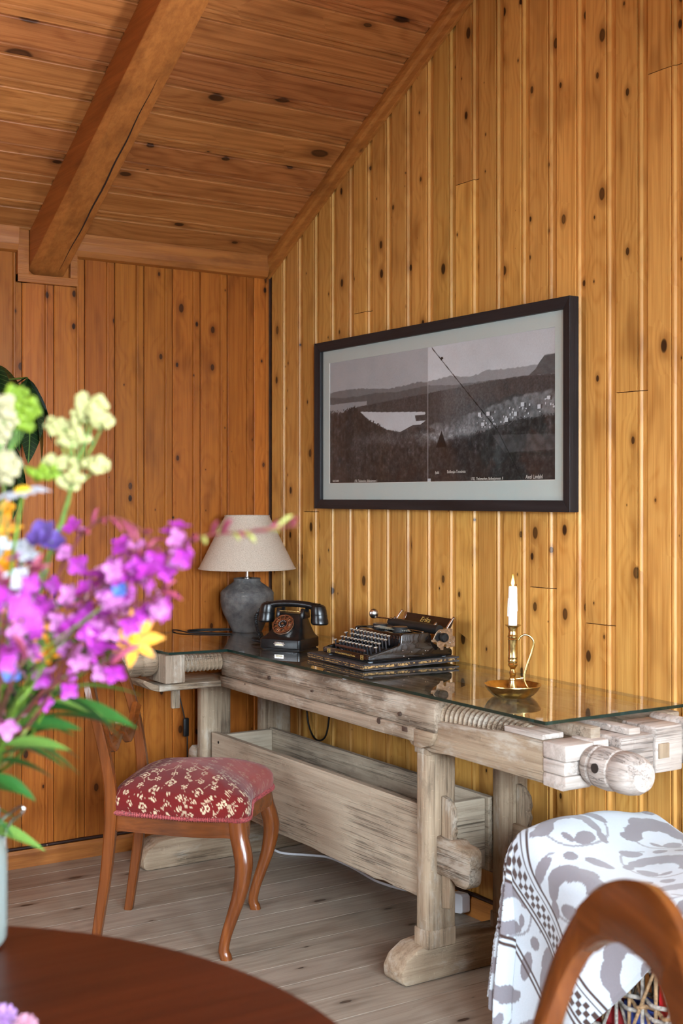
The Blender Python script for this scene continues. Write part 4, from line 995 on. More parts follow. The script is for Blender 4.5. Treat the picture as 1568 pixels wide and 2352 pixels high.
    for i, p in enumerate(pp):
        u_ = abs(2*i/(len(pp)-1)-1); tq = (pp[min(i+1, len(pp)-1)]-pp[max(i-1, 0)]).normalized()
        up = Vector((0, -.2, 1)); up = (up-tq*up.dot(tq)).normalized(); fw_ = tq.cross(up); hh = .040-.010*u_; th = .0145
        secs.append([tuple(p+up*(hh*c_)+fw_*(th*d_)) for c_, d_ in ((-1, -.6), (-.8, -1), (.75, -1), (1, -.5), (1, .5), (.75, 1), (-.8, 1), (-1, .6))])
    MB().sweep(secs).obj('crest_rail', MAHO['x'], ch, smooth=40)
    # scrolled cross rail between the stiles
    pp = smooth_path([(-.178, -.178, .672), (-.155, -.180, .640), (-.120, -.180, .606), (-.075, -.179, .592), (-.035, -.180, .606), (0, -.182, .626), (.035, -.180, .606), (.075, -.179, .592), (.120, -.180, .606), (.155, -.180, .640), (.178, -.178, .672)], 4); secs = []
    for i, p in enumerate(pp):
        u_ = abs(2*i/(len(pp)-1)-1); tq = (pp[min(i+1, len(pp)-1)]-pp[max(i-1, 0)]).normalized()
        up = Vector((0, -.15, 1)); up = (up-tq*up.dot(tq)).normalized(); fw_ = tq.cross(up); hh = .016+.010*math.exp(-((u_-.42)/.2)**2); th = .010
        secs.append([tuple(p+up*(hh*c_)+fw_*(th*d_)) for c_, d_ in ((-1, -.7), (-.8, -1), (.8, -1), (1, -.7), (1, .7), (.8, 1), (-.8, 1), (-1, .7))])
    MB().sweep(secs).obj('cross_rail', MAHO['x'], ch, smooth=40)
    MB().lathe([(.012, -.012), (.013, -.008), (.013, .008), (.012, .012)], 18, 'y', (0, -.182, .640)).obj('rail_boss', MAHO['x'], ch, smooth=35)
    return ch
GRPC = 'balloon-back dining chairs'
build_chair('polished brown dining chair with wine red patterned velvet seat pulled up to the workbench', GRPC, (.918, -.861, 0), math.radians(-39.8))
# the second chair stands at the round table with its back towards the basket
w2 = Vector((.944, -.392, 0)).normalized()
tp = at(1488, 2060, 1.465)
rz2 = math.atan2(-w2.y, -w2.x)
c2 = Matrix.Rotation(rz2, 4, 'Z') @ Vector((0, -.249, 0))
build_chair('polished brown balloon-back dining chair at the round table in front of the blanket', GRPC, (tp.x-c2.x, tp.y-c2.y, 0), rz2)
# ------------------------------------------------------------------ round table
TAB = solidwood('mahogany_top', 'y', (70, 26, 9), (50, 16, 6), (30, 9, 5), knot=(40, 16, 10), rough=.38, spec=.3, freq=.35)
rt = thing('round_table', 'round dark red-brown polished table in the foreground', 'table', (3.251, -2.450, 0))
MB().lathe([(.05, .722), (.63, .722), (.642, .726), (.649, .735), (.649, .743), (.644, .749), (.635, .750), (.001, .750)], 96).obj('table_top', TAB, rt, smooth=35)
MB().lathe([(.06, .16), (.075, .18), (.045, .26), (.04, .34), (.06, .46), (.065, .54), (.045, .62), (.09, .70), (.12, .721), (.02, .7215)], 28).obj('pedestal', MAHO['z'], rt, smooth=40)
for k in range(3):
    a = math.radians(20+120*k); pp = smooth_path([(.04*math.cos(a), .04*math.sin(a), .24), (.16*math.cos(a), .16*math.sin(a), .20), (.30*math.cos(a), .30*math.sin(a), .07), (.38*math.cos(a), .38*math.sin(a), .022)], 5)
    MB().tube(pp, [.034-.018*i/(len(pp)-1) for i in range(len(pp))], 10).obj('leg', MAHO['z'], rt, smooth=50)
# ------------------------------------------------------------------ jar of wild flowers
jp = Vector((2.830, -2.093, .7505))
jar = thing('clip_top_jar', 'pale glass clip-top jar holding the wildflower bouquet on the round table', 'jar', tuple(jp))
jg = NT('milky_glass'); JG = jg.fin(S((170, 180, 172)), .08, **{'Transmission Weight': .55, 'IOR': 1.45, 'Alpha': 1.0})
MB().lathe([(.001, .004), (.040, .002), (.052, .004), (.0565, .012), (.057, .03), (.057, .125), (.0555, .140), (.049, .152), (.044, .158), (.044, .170), (.047, .172), (.047, .182), (.045, .186), (.042, .186), (.041, .170), (.043, .155), (.053, .138), (.0545, .03), (.050, .010), (.001, .008)], 48).obj('glass_body', JG, jar, smooth=40)
MB().lathe([(.001, .010), (.0500, .012), (.0535, .03), (.0532, .118), (.001, .118)], 32).obj('water', plain('stem_water', (150, 164, 146), .1), jar, smooth=40)
rv = Vector((RGT.x, RGT.y, 0))
MB().tube(smooth_path([rv*.048+Vector((0, 0, .166)), rv*.060+Vector((0, 0, .176)), rv*.074+Vector((0, 0, .186)), rv*.080+Vector((0, 0, .184)), rv*.078+Vector((0, 0, .178)), rv*.064+Vector((0, 0, .166)), rv*.056+Vector((0, 0, .150)), rv*.055+Vector((0, 0, .130))], 5), .0022, 8).obj('wire_bail', NICKEL, jar, smooth=60)
MB().tube([(.0485*math.cos(a), .0485*math.sin(a), .164) for a in [2*PI*k/36 for k in range(37)]], .0018, 6).obj('wire_ring', NICKEL, jar, smooth=60)
def flatcol(name, rgb, rough=.6, tr=0, var=.25, vs=90):
    return plain(name, rgb, rough, var=var, vscale=vs, **({'Subsurface Weight': .0} if not tr else {}))
STEM = flatcol('green_stem', (98, 126, 36)); STEMR = flatcol('reddish_stem', (132, 66, 62)); LEAFG = flatcol('meadow_leaf', (40, 88, 32), .45); LEAFL = flatcol('pale_leaf', (96, 130, 54), .5)
MAG = flatcol('fireweed_petal', (160, 40, 152), .6, var=.18); MAGD = flatcol('fireweed_sepal', (112, 24, 76), .6); PINK = flatcol('pale_fireweed', (184, 104, 166), .6); BUDC = flatcol('fireweed_bud', (140, 52, 76), .6)
YEL = flatcol('yellow_petal', (214, 140, 8), .6); CREAM = flatcol('meadowsweet_cream', (178, 174, 114), .8); LIME = flatcol('lime_umbel', (120, 146, 30), .7); WHITEP = flatcol('white_petal', (206, 208, 216), .6, var=.06); YEYE = flatcol('daisy_eye', (236, 176, 30), .8)
BLUE = flatcol('blue_petal', (70, 104, 176), .6); VIO = flatcol('violet_petal', (80, 54, 120), .6)
def petal_pts(L, W, curl, n=6, tip=.0, notch=0):
    "grid of a petal along +x, cupped upwards"
    rows = []
    for i in range(n+1):
        u_ = i/n; hw = W*math.sin(PI*min(1, u_*.90+.07))**.8*(1-tip*u_)
        rows.append([(L*u_-(notch*L*(1-abs(k))*u_**4), hw*k, curl*L*u_*u_+.25*hw*abs(k)) for k in (-1, -.5, 0, .5, 1)])
    return rows
def flower_mesh(name, mat, n, L, W, curl, tip=0, r0=.001, jit=.15, n2=5):
    m = MB(); rr_ = random.Random(len(name)*7+n)
    for k in range(n):
        a = 2*PI*k/n+rr_.uniform(-jit, jit); Lk = L*rr_.uniform(.9, 1.08); rot = Matrix.Rotation(a, 3, 'Z')
        m.grid([[tuple(rot @ Vector((p[0]+r0, p[1], p[2]))) for p in row] for row in petal_pts(Lk, W, curl*rr_.uniform(.7, 1.3), n2, tip)])
    return m.mesh(name, mat, smooth=60, fix=False)
FW1 = flower_mesh('blossom', MAG, 4, .0105, .0046, .2); FW2 = flower_mesh('blossom', PINK, 4, .0098, .0044, .3); FWS = flower_mesh('sepal_star', MAGD, 4, .0115, .0016, .1, tip=.5)
DAI = [WHITEP]
pm_ = MB().grid(petal_pts(.024, .0052, -.10, 6)).mesh('petal', WHITEP, smooth=60, fix=False)
yp_ = MB().grid(petal_pts(.030, .0085, .12, 6, tip=.45)).mesh('petal', YEL, smooth=60, fix=False)
sy_ = flower_mesh('small_yellow', YEL, 5, .009, .006, .2)
bl_ = flower_mesh('blue_flower', BLUE, 5, .009, .0055, .2); vi_ = flower_mesh('violet_flower', VIO, 5, .014, .008, .35); wh_ = flower_mesh('white_floret', WHITEP, 5, .0075, .0048, .2)
budm = MB().tube([(0, 0, 0), (.006, 0, .001), (.013, 0, .0015), (.020, 0, 0)], [.0012, .0024, .0022, .0006], 7).mesh('bud', BUDC, smooth=60)
budg = MB().tube([(0, 0, 0), (.006, 0, .001), (.013, 0, .0015), (.019, 0, 0)], [.0012, .0024, .0022, .0006], 7).mesh('bud', flatcol('green_bud', (150, 148, 76), .6), smooth=60)
podm = MB().tube([(0, 0, 0), (.02, 0, .002), (.045, 0, .001), (.060, 0, -.003)], [.0009, .0014, .0014, .0006], 6).mesh('seed_pod', flatcol('seed_pod', (206, 150, 160), .6), smooth=60)
def leaf_rows(L, W, droop, fold=.3, n=10):
    rows = []
    for i in range(n+1):
        u_ = i/n; hw = W*(math.sin(PI*u_**.8))**.85 if 0 < u_ < 1 else .0006
        rows.append([(L*u_, hw*k, -droop*L*u_*u_+fold*hw*abs(k)) for k in (-1, -.5, 0, .5, 1)])
    return rows
lfm = {('g', k): MB().grid(leaf_rows(1, .10+.03*k, .25)).mesh('leaf', LEAFG, smooth=60, fix=False) for k in range(3)}
lfm.update({('l', k): MB().grid(leaf_rows(1, .10+.03*k, .25)).mesh('leaf', LEAFL, smooth=60, fix=False) for k in range(3)})
RF = random.Random(23)
def put(me, par, p, x_dir, roll=0, scale=1, name=None):
    "child with its +x along x_dir at world point p (parents sit unrotated at their own location)"
    X = Vector(x_dir).normalized(); up = Vector((0, 0, 1)); up = up-X*up.dot(X)
    if up.length < 1e-4: up = Vector((0, 1, 0))-X*X.y
    up.normalize(); Y = up.cross(X)
    M3 = Matrix((X, Y, up)).transposed() @ Matrix.Rotation(roll, 3, 'X')
    o = link(bpy.data.objects.new(name or me.name, me), par); o.matrix_basis = Matrix.Translation(Vector(p)-par.location) @ M3.to_4x4() @ Matrix.Scale(scale, 4); return o
def putz(me, par, p, z_dir, roll=0, scale=1, name=None):
    q = Vector(z_dir).to_track_quat('Z', 'Y').to_matrix() @ Matrix.Rotation(roll, 3, 'Z')
    o = link(bpy.data.objects.new(name or me.name, me), par); o.matrix_basis = Matrix.Translation(Vector(p)-par.location) @ q.to_4x4() @ Matrix.Scale(scale, 4); return o
GRPF = 'wild flowers in the jar'
def stem(name, label, cat, pts, r0=.0026, r1=.0011, mat=STEM):
    W = [jp+Vector((RF.uniform(-.018, .018), RF.uniform(-.018, .018), .03)), jp+Vector((RF.uniform(-.022, .022), RF.uniform(-.022, .022), .186))]+[at(*p) for p in pts]
    path = smooth_path(W, 8); root = thing(name, label, cat, tuple(W[0]), (0, 0, 0), GRPF)
    n = len(path); MB().tube([p-W[0] for p in path], [r0+(r1-r0)*i/(n-1) for i in range(n)], 7).obj('stem', mat, root, smooth=60)
    return root, path
def leaves(root, path, spec, rows=None):
    for (u_, L, side, col, k) in spec:
        i = min(len(path)-2, int(u_*(len(path)-1))); p = path[i]; t_ = (path[i+1]-path[i]).normalized()
        d = (RGT*side[0]+UPV*side[1]+FWD*side[2]).normalized(); put(lfm[(col, k)], root, p, d, RF.uniform(-.6, .6), L)
def fireweed(label, pts, b0, b1, nb, nbud=10, lv=(), pods=0, green=False):
    root, path = stem('fireweed_stem', label, 'flower', pts, mat=STEMR); n = len(path)
    nb = int(nb*1.45)
    for k in range(nb):
        u_ = b0+(b1-b0)*(k+RF.random()*.8)/nb; i = min(n-2, int(u_*(n-1))); p = path[i]; t_ = (path[i+1]-path[i]).normalized()
        a = RF.uniform(0, 2*PI); e1 = t_.orthogonal().normalized(); e2 = t_.cross(e1); d = (e1*math.cos(a)+e2*math.sin(a)+t_*.35).normalized(); L = RF.uniform(.012, .030)
        q = p+d*L; bl = putz(FW1 if RF.random() < .72 else FW2, root, q, (d+Vector((0, 0, .2))-FWD*.5).normalized(), RF.uniform(0, 6), RF.uniform(.85, 1.2))
        c_ = link(bpy.data.objects.new('sepal_star', FWS), bl); c_.rotation_euler = (0, 0, .78); c_.location = (0, 0, -.001)
        MB().tube([p-root.location, q-root.location], .0009, 5).obj('flower_stalk', MAGD, root)
    for k in range(nbud):
        u_ = b1+(1-b1)*(k+.3)/nbud; i = min(n-2, int(u_*(n-1))); p = path[i]; t_ = (path[i+1]-path[i]).normalized()
        a = RF.uniform(0, 2*PI); e1 = t_.orthogonal().normalized(); e2 = t_.cross(e1); d = (e1*math.cos(a)*.7+e2*math.sin(a)*.7+t_*.8).normalized()
        put(budg if (green and k % 2) else budm, root, p, d, 0, RF.uniform(.9, 1.5)*(1.15-.5*k/nbud))
    for k in range(pods):
        u_ = b0*.92+(b1-b0)*.3*k/max(1, pods); i = min(n-2, int(u_*(n-1))); p = path[i]; t_ = (path[i+1]-path[i]).normalized()
        a = RF.uniform(0, 2*PI); e1 = t_.orthogonal().normalized(); e2 = t_.cross(e1); put(podm, root, p, (e1*math.cos(a)+e2*math.sin(a)+t_).normalized())
    leaves(root, path, lv)
fireweed('longest magenta fireweed spike, its budded tip crossing the lamp shade', [(60, 1640, 1.52), (190, 1420, 1.40), (330, 1305, 1.31), (460, 1235, 1.25), (560, 1222, 1.22), (682, 1206, 1.20)], .42, .70, 18, 13, [(.20, .08, (1, -.05, -.2), 'g', 1), (.27, .08, (.9, .15, -.3), 'g', 1)], 3, True)
fireweed('arching magenta fireweed spike with reddish stem above the pink mass', [(20, 1600, 1.55), (110, 1370, 1.45), (180, 1240, 1.40), (245, 1190, 1.36), (320, 1215, 1.34), (400, 1290, 1.32)], .30, .60, 10, 9, [(.15, .07, (.9, -.1, -.1), 'g', 0)], 2)
fireweed('dense magenta fireweed spike in the middle of the bouquet', [(30, 1640, 1.50), (120, 1470, 1.40), (200, 1380, 1.34), (285, 1320, 1.30), (360, 1255, 1.27)], .36, .90, 30, 5, [(.16, .11, (1, -.15, 0), 'l', 1)], 2)
fireweed('low magenta fireweed spike leaning right above the yellow star flower', [(70, 1660, 1.46), (160, 1500, 1.36), (240, 1425, 1.31), (320, 1385, 1.28), (385, 1350, 1.26)], .42, .96, 24, 3, [(.22, .09, (1, .05, 0), 'g', 2)])
fireweed('short magenta fireweed spike at the left edge of the bouquet', [(-10, 1640, 1.36), (0, 1480, 1.28), (40, 1380, 1.24), (80, 1300, 1.22)], .40, .95, 14, 4, [(.2, .07, (.9, -.3, -.2), 'g', 2)])
fireweed('magenta fireweed spike close to the camera with blossoms at the photo\'s left margin', [(-60, 1600, 1.15), (-30, 1500, 1.06), (-5, 1400, 1.03), (10, 1345, 1.02)], .55, .97, 6, 2)
fireweed('drooping magenta fireweed sprig low over the chair back', [(50, 1640, 1.45), (150, 1560, 1.38), (230, 1530, 1.34), (262, 1520, 1.33)], .80, 1.0, 4, 1, [(.35, .10, (1, -.25, 0), 'l', 1), (.5, .10, (1, -.35, 0), 'g', 1)])
fireweed('small magenta fireweed sprig under the orange flowers', [(0, 1640, 1.30), (30, 1560, 1.22), (62, 1500, 1.20)], .72, 1.0, 4, 1)
def daisy(label, pts, face, eye=.0085, mirror=1):
    root, path = stem('oxeye_daisy', label, 'flower', pts, .0022, .0020)
    h = path[-1]; f = Vector(face).normalized()
    q = f.to_track_quat('Z', 'Y').to_matrix()
    e_ = MB().lathe([(.0085, -.001), (.0088, .002), (.006, .0048), (.001, .0058)], 16).mesh('eye', YEYE, smooth=50)
    putz(e_, root, h, f)
    for k in range(17):
        a = 2*PI*k/17+RF.uniform(-.06, .06); x = q @ Vector((math.cos(a), math.sin(a), RF.uniform(-.16, .06)))
        o = link(bpy.data.objects.new('petal', pm_), root); z = f; y = z.cross(x).normalized(); z2 = x.cross(y)
        o.matrix_basis = Matrix.Translation(h-root.location+x*.007) @ Matrix((x, y, z2)).transposed().to_4x4() @ Matrix.Scale(RF.uniform(.85, 1.05), 4)
    putz(MB().lathe([(.001, -.006), (.006, -.004), (.0085, -.001)], 12).mesh('calyx', STEM, smooth=50), root, h, f)
daisy('white ox-eye daisy seen edge-on with yellow centre at the left', [(0, 1600, 1.42), (20, 1350, 1.34), (52, 1128, 1.30)], (.1, -.18, 1))
daisy('half hidden white ox-eye daisy low behind the fireweed', [(0, 1620, 1.5), (20, 1470, 1.46), (30, 1345, 1.44)], (-.6, -.6, .6))
def starflower(label, pts, face, n=7, scale=1.0):
    root, path = stem('yellow_star_flower', label, 'flower', pts, .0022, .0016)
    h = path[-1]; f = Vector(face).normalized(); q = f.to_track_quat('Z', 'Y').to_matrix()
    putz(MB().lathe([(.005, -.001), (.0055, .002), (.001, .004)], 12).mesh('eye', YEYE, smooth=50), root, h, f, 0, scale)
    for k in range(n):
        a = 2*PI*k/n+RF.uniform(-.1, .1); x = q @ Vector((math.cos(a), math.sin(a), RF.uniform(-.05, .15)))
        o = link(bpy.data.objects.new('petal', yp_), root); y = f.cross(x).normalized(); z2 = x.cross(y)
        o.matrix_basis = Matrix.Translation(h-root.location+x*.004) @ Matrix((x, y, z2)).transposed().to_4x4() @ Matrix.Scale(scale*RF.uniform(.85, 1.1), 4)
FC = (-FWD+Vector((0, 0, .15)))
starflower('large yellow star-shaped flower in front of the bench\'s left end', [(60, 1650, 1.50), (170, 1560, 1.44), (250, 1510, 1.40), (308, 1466, 1.39)], FC+RGT*.6, 7)
starflower('small orange-yellow star flower below the magenta mass', [(0, 1640, 1.50), (50, 1520, 1.44), (88, 1440, 1.42)], FC+RGT*1.2, 6, .62)
starflower('orange-yellow star flower between the two lowest magenta blossoms', [(20, 1650, 1.46), (80, 1560, 1.42), (120, 1492, 1.40)], FC+UPV*2, 6, .5)
starflower('tiny yellow star flower lowest under the magenta mass', [(20, 1650, 1.40), (70, 1580, 1.38), (108, 1512, 1.37)], FC+UPV*2, 5, .4)
starflower('dull orange star flower at the left behind magenta petals', [(-20, 1640, 1.55), (10, 1500, 1.5), (38, 1400, 1.48)], FC+RGT, 6, .6)
starflower('yellow star flower highest at the photo\'s left margin', [(-30, 1600, 1.5), (-25, 1400, 1.46), (0, 1215, 1.44)], FC+RGT*.4, 6, .7)
def cluster(label, pts, heads, mat, name='meadowsweet', ball=.0042, n=26):
    root, path = stem(name, label, 'flower', pts, .002, .0012, LEAFL)
    bm_ = MB().ball((0, 0, 0), ball, n=8, m=5).mesh('floret', mat, smooth=60)
    for (px, py, dep, rx, ry) in heads:
        c_ = at(px, py, dep); tip = path[-1] if (c_-path[-1]).length < (c_-path[len(path)//2]).length else path[int(len(path)*.8)]
        MB().tube(smooth_path([tip-root.location, (tip*.5+c_*.5)-root.location+Vector((0, 0, -.006)), c_-root.location], 4), .0011, 5).obj('branch', LEAFL, root)
        for k in range(n):
            a = RF.uniform(0, 2*PI); r_ = math.sqrt(RF.random()); p = c_+RGT*(rx*r_*math.cos(a))+UPV*(ry*r_*math.sin(a))+FWD*RF.uniform(-rx, rx)*.6
            o = link(bpy.data.objects.new('floret', bm_), root); o.location = p-root.location; o.scale = (RF.uniform(.8, 1.5),)*3
cluster('upper creamy meadowsweet plume standing clear of the bouquet', [(30, 1560, 1.50), (110, 1300, 1.42), (150, 1180, 1.40), (172, 1080, 1.38)], [(150, 985, 1.38, .018, .010), (205, 955, 1.38, .018, .012), (222, 935, 1.38, .010, .012), (190, 925, 1.38, .006, .010), (240, 967, 1.38, .012, .006), (165, 1010, 1.38, .018, .008), (125, 975, 1.38, .010, .005)], CREAM, n=20)
cluster('lower creamy meadowsweet umbel beneath the upper plume', [(20, 1560, 1.48), (90, 1330, 1.41), (135, 1210, 1.39), (168, 1105, 1.37)], [(130, 1066, 1.37, .014, .008), (180, 1080, 1.37, .022, .012), (225, 1068, 1.37, .014, .006), (165, 1105, 1.37, .014, .008)], CREAM, n=22)
cluster('yellow-green buckthorn sprig in front of the dark leaves', [(-20, 1560, 1.45), (-5, 1250, 1.38), (20, 1040, 1.36)], [(50, 925, 1.36, .016, .012), (72, 945, 1.36, .010, .012), (48, 965, 1.36, .014, .010), (100, 1085, 1.36, .016, .008), (35, 905, 1.36, .008, .010)], LIME, 'green_umbel', n=16)
cluster('pale grass plume at the upper left margin of the bouquet', [(-30, 1560, 1.4), (-20, 1250, 1.32), (-5, 1080, 1.3)], [(0, 925, 1.30, .012, .012), (10, 960, 1.3, .012, .008), (-2, 1000, 1.30, .008, .016), (5, 1060, 1.3, .010, .010), (22, 1060, 1.3, .012, .008), (0, 1090, 1.3, .016, .008)], flatcol('straw_plume', (178, 168, 128), .8), 'grass_plume', n=14)
def sprig(label, pts, heads, me, name):
    root, path = stem(name, label, 'flower', pts, .0018, .0012)
    for (px, py, dep, sc_) in heads:
        c_ = at(px, py, dep); putz(me, root, c_, FC+RGT*RF.uniform(-.6, .6)+UPV*RF.uniform(-.2, .8), RF.uniform(0, 6), sc_, 'blossom')
        MB().tube([path[-1]-root.location, c_-root.location], .0009, 5).obj('flower_stalk', STEM, root)
sprig('violet harebell blossom above the magenta mass', [(20, 1560, 1.45), (70, 1350, 1.38), (100, 1250, 1.35)], [(96, 1232, 1.34, 1.2), (118, 1245, 1.34, 1.0)], vi_, 'harebell')
sprig('single blue flower among the magenta blossoms', [(40, 1600, 1.4), (170, 1450, 1.32), (268, 1370, 1.28)], [(276, 1352, 1.27, .9), (25, 1545, 1.3, 1.0)], bl_, 'blue_flower')
sprig('white yarrow head with dark gaps left of the fireweed', [(0, 1600, 1.48), (30, 1400, 1.42), (50, 1290, 1.40)], [(20+RF.uniform(-32, 60), 1262+RF.uniform(-20, 22), 1.40+RF.uniform(-.01, .01), 1.0) for _ in range(20)]+[(28, 1332, 1.36, 1.4), (42, 1326, 1.36, 1.3)], wh_, 'yarrow')
sprig('small lemon-yellow blossoms beside the yarrow', [(-10, 1600, 1.46), (0, 1420, 1.42), (20, 1300, 1.40)], [(28, 1290, 1.38, 1.1), (12, 1300, 1.38, 1.0), (20, 1282, 1.38, 1.0), (15, 1165, 1.40, .9)], sy_, 'buttercup')
def leafy(label, pts, spec, mat=STEM):
    root, path = stem('leafy_stem', label, 'stem', pts, .0030, .0015, mat); leaves(root, path, spec)
leafy('thick pale green stem with long dark leaves pointing at the chair back', [(40, 1740, 1.56), (110, 1620, 1.50), (170, 1560, 1.46)], [(.70, .10, (1, .12, -.1), 'g', 1), (.78, .105, (1, -.05, 0), 'g', 2), (.92, .09, (1, .12, .1), 'l', 0), (.80, .075, (1, -.15, 0), 'l', 1), (.62, .07, (.9, -.1, -.2), 'g', 1)])
leafy('leafy green stem at the lower left margin with broad drooping leaves', [(-20, 1780, 1.5), (10, 1690, 1.44), (60, 1580, 1.40)], [(.60, .075, (1, .0, -.2), 'g', 2), (.52, .06, (1, -.3, -.2), 'g', 2), (.70, .08, (1, .2, -.2), 'l', 2), (.80, .09, (.6, .8, 0), 'g', 1), (.90, .09, (-.4, .9, 0), 'g', 2), (.64, .075, (.9, .4, -.3), 'g', 2)])
leafy('yellow-green leafy stem rising behind the magenta blossoms', [(20, 1700, 1.5), (60, 1600, 1.46), (130, 1500, 1.42), (210, 1460, 1.4)], [(.55, .09, (-.3, .9, -.2), 'g', 2), (.66, .09, (.2, 1, 0), 'l', 2), (.75, .08, (.9, .3, 0), 'g', 2), (.88, .07, (1, .4, 0), 'l', 1), (.7, .09, (-.9, .2, 0), 'g', 2), (.97, .05, (1, .2, 0), 'l', 1)])
leafy('dark leafy stem filling the left of the bouquet', [(-30, 1700, 1.52), (-20, 1560, 1.5), (10, 1440, 1.48)], [(.5, .10, (1, -.1, 0), 'g', 2), (.6, .10, (.8, .5, 0), 'g', 2), (.7, .09, (1, .2, .2), 'g', 2), (.8, .09, (.7, .7, 0), 'l', 2), (.9, .08, (.9, .5, 0), 'g', 2)])
leafy('straight pale stem slanting through the lower left of the bouquet', [(20, 1740, 1.52), (80, 1640, 1.46), (160, 1540, 1.42)], [], flatcol('pale_stem', (168, 178, 90), .5))
leafy('broad-leaved dark green stem behind the leftmost magenta blossoms', [(0, 1680, 1.56), (30, 1560, 1.54), (60, 1450, 1.52), (80, 1370, 1.5)], [(.45, .09, (1, .3, 0), 'g', 2), (.55, .09, (.6, .9, 0), 'g', 2), (.62, .08, (-.6, .8, 0), 'g', 2), (.7, .09, (1, .4, .1), 'l', 2), (.78, .08, (.2, 1, 0), 'g', 2), (.86, .08, (.9, .6, 0), 'g', 2), (.95, .06, (-.3, 1, 0), 'l', 2)])
leafy('bushy green stem low at the left margin just above the jar', [(-10, 1760, 1.55), (20, 1680, 1.52), (50, 1620, 1.5), (110, 1560, 1.48)], [(.5, .08, (.8, .5, 0), 'g', 2), (.58, .08, (.3, 1, 0), 'g', 2), (.66, .08, (1, .1, 0), 'g', 2), (.74, .08, (.5, .9, 0), 'l', 2), (.82, .07, (1, .5, 0), 'g', 2), (.62, .08, (-.5, .7, 0), 'g', 2)])
# two clover heads lying on the table near its lower left margin
for (px, py, dep, s_, lb) in ((8, 2335, 1.46, .017, 'lilac clover head lying nearest the photo corner on the round table'), (58, 2352, 1.44, .015, 'pink clover head lying beside the lilac one on the round table')):
    p = at(px, py, dep); k = (p.z-.750-.012)/(CAM.z-.762); p = p+(CAM-p)*0
    tt = (CAM.z-.765)/(CAM.z-p.z); p = CAM+(p-CAM)*tt
    c_ = thing('clover_head', lb, 'flower', (p.x, p.y, .7505), (0, 0, 0), 'clover heads on the table')
    col_ = flatcol('clover_lilac' if s_ > .016 else 'clover_pink', (176, 132, 186) if s_ > .016 else (196, 140, 160), .8)
    m = MB()
    for k in range(46):
        a = k*2.39996; h_ = 1-1.7*k/46; r_ = math.sqrt(max(0, 1-h_*h_)); d = Vector((r_*math.cos(a), r_*math.sin(a), h_))
        m.tube([d*s_*.4+Vector((0, 0, s_*.72)), d*s_*.98+Vector((0, 0, s_*.72))], [.0022, .0012], 5)
    m.obj('floret_ball', col_, c_, smooth=60)
    MB().tube([(0, 0, .003), (-.03, -.02, .002), (-.06, -.03, .0022)], .0016, 6).obj('stalk', STEM, c_)
# ------------------------------------------------------------------ wicker basket with a blanket thrown over it
BX0, BX1, BY0, BY1, BH = 2.135, 2.80, -.53, -.09, .455
bk = thing('wicker_basket', 'large open-weave grey wicker basket under the patterned blanket', 'basket', ((BX0+BX1)/2, (BY0+BY1)/2, 0))
WICK = [plain('wicker_grey', (150, 140, 130), .7, var=.25, vscale=120), plain('wicker_tan', (150, 118, 84), .7, var=.25, vscale=120)]
hx, hy = (BX1-BX0)/2, (BY1-BY0)/2
def perim(s_, inset=0):
    "point on the rectangular outline, s_ in metres from the front left corner"
    a, b = hx-inset, hy-inset; L = [2*a, 2*b, 2*a, 2*b]; s_ %= sum(L)
    if s_ < L[0]: return Vector((-a+s_, -b, 0)), Vector((0, -1, 0))
    s_ -= L[0]
    if s_ < L[1]: return Vector((a, -b+s_, 0)), Vector((1, 0, 0))
    s_ -= L[1]
    if s_ < L[2]: return Vector((a-s_, b, 0)), Vector((0, 1, 0))
    s_ -= L[2]; return Vector((-a, b-s_, 0)), Vector((-1, 0, 0))
PER = 4*(hx+hy); NST = 56
for k in range(NST):
    p, nrm = perim(PER*k/NST, .012)
    MB().tube([p+Vector((0, 0, .012)), p+Vector((0, 0, BH-.01))], .0045, 7).obj('upright_cane', WICK[k % 2], bk, smooth=60)
def weave(z, ph, r, lean=0, mat=0):
    pts = []
    for k in range(NST*4+1):
        p, nrm = perim(PER*k/(NST*4), .012); pts.append(p+nrm*(.0075*math.cos(PI*k/4+ph))+Vector((0, 0, z+lean*math.sin(PI*k/4))))
    MB().tube(pts, r, 6).obj('woven_cane', WICK[mat], bk, smooth=60)
for z in (.010, .022, .034, .046): weave(z, PI*(int(z*1000) % 24)/12, .005)
for i, z in enumerate((.115, .13, .145, .215, .23, .245, .315, .33, .345, .405, .415, .425, .435, .445)): weave(z, PI*(i % 2), .0048, .006 if i % 3 == 1 else 0, i % 3 == 1)
for s in (1, -1):                               # crossed canes of the open panels
    for k in range(0, NST, 2):
        pts = []
        for j in range(9):
            p, nrm = perim(PER*(k+s*j*.5)/NST, .012); pts.append(p+nrm*.006*s+Vector((0, 0, .05+.36*j/8)))
        MB().tube(pts, .0038, 6).obj('cross_cane', WICK[k % 4 == 0], bk, smooth=60)
MB().box(-hx+.02, hx-.02, -hy+.02, hy-.02, .004, .014).obj('bottom', WICK[1], bk)
TOYS = [((2.62, -.470, .02), (.10, .055, .30), (196, 30, 34), 'tall red cardboard box inside the wicker basket', 'box'), ((2.735, -.462, .02), (.075, .06, .26), (150, 196, 40), 'lime green plastic tub inside the wicker basket', 'tub'), ((2.515, -.475, .02), (.085, .05, .20), (40, 62, 150), 'blue cardboard box inside the wicker basket', 'box'), ((2.42, -.470, .02), (.085, .055, .17), (178, 34, 40), 'short red cardboard box at the dark end of the wicker basket', 'box'), ((2.735, -.36, .02), (.10, .08, .31), (30, 96, 60), 'dark green box behind the lime tub in the wicker basket', 'box')]
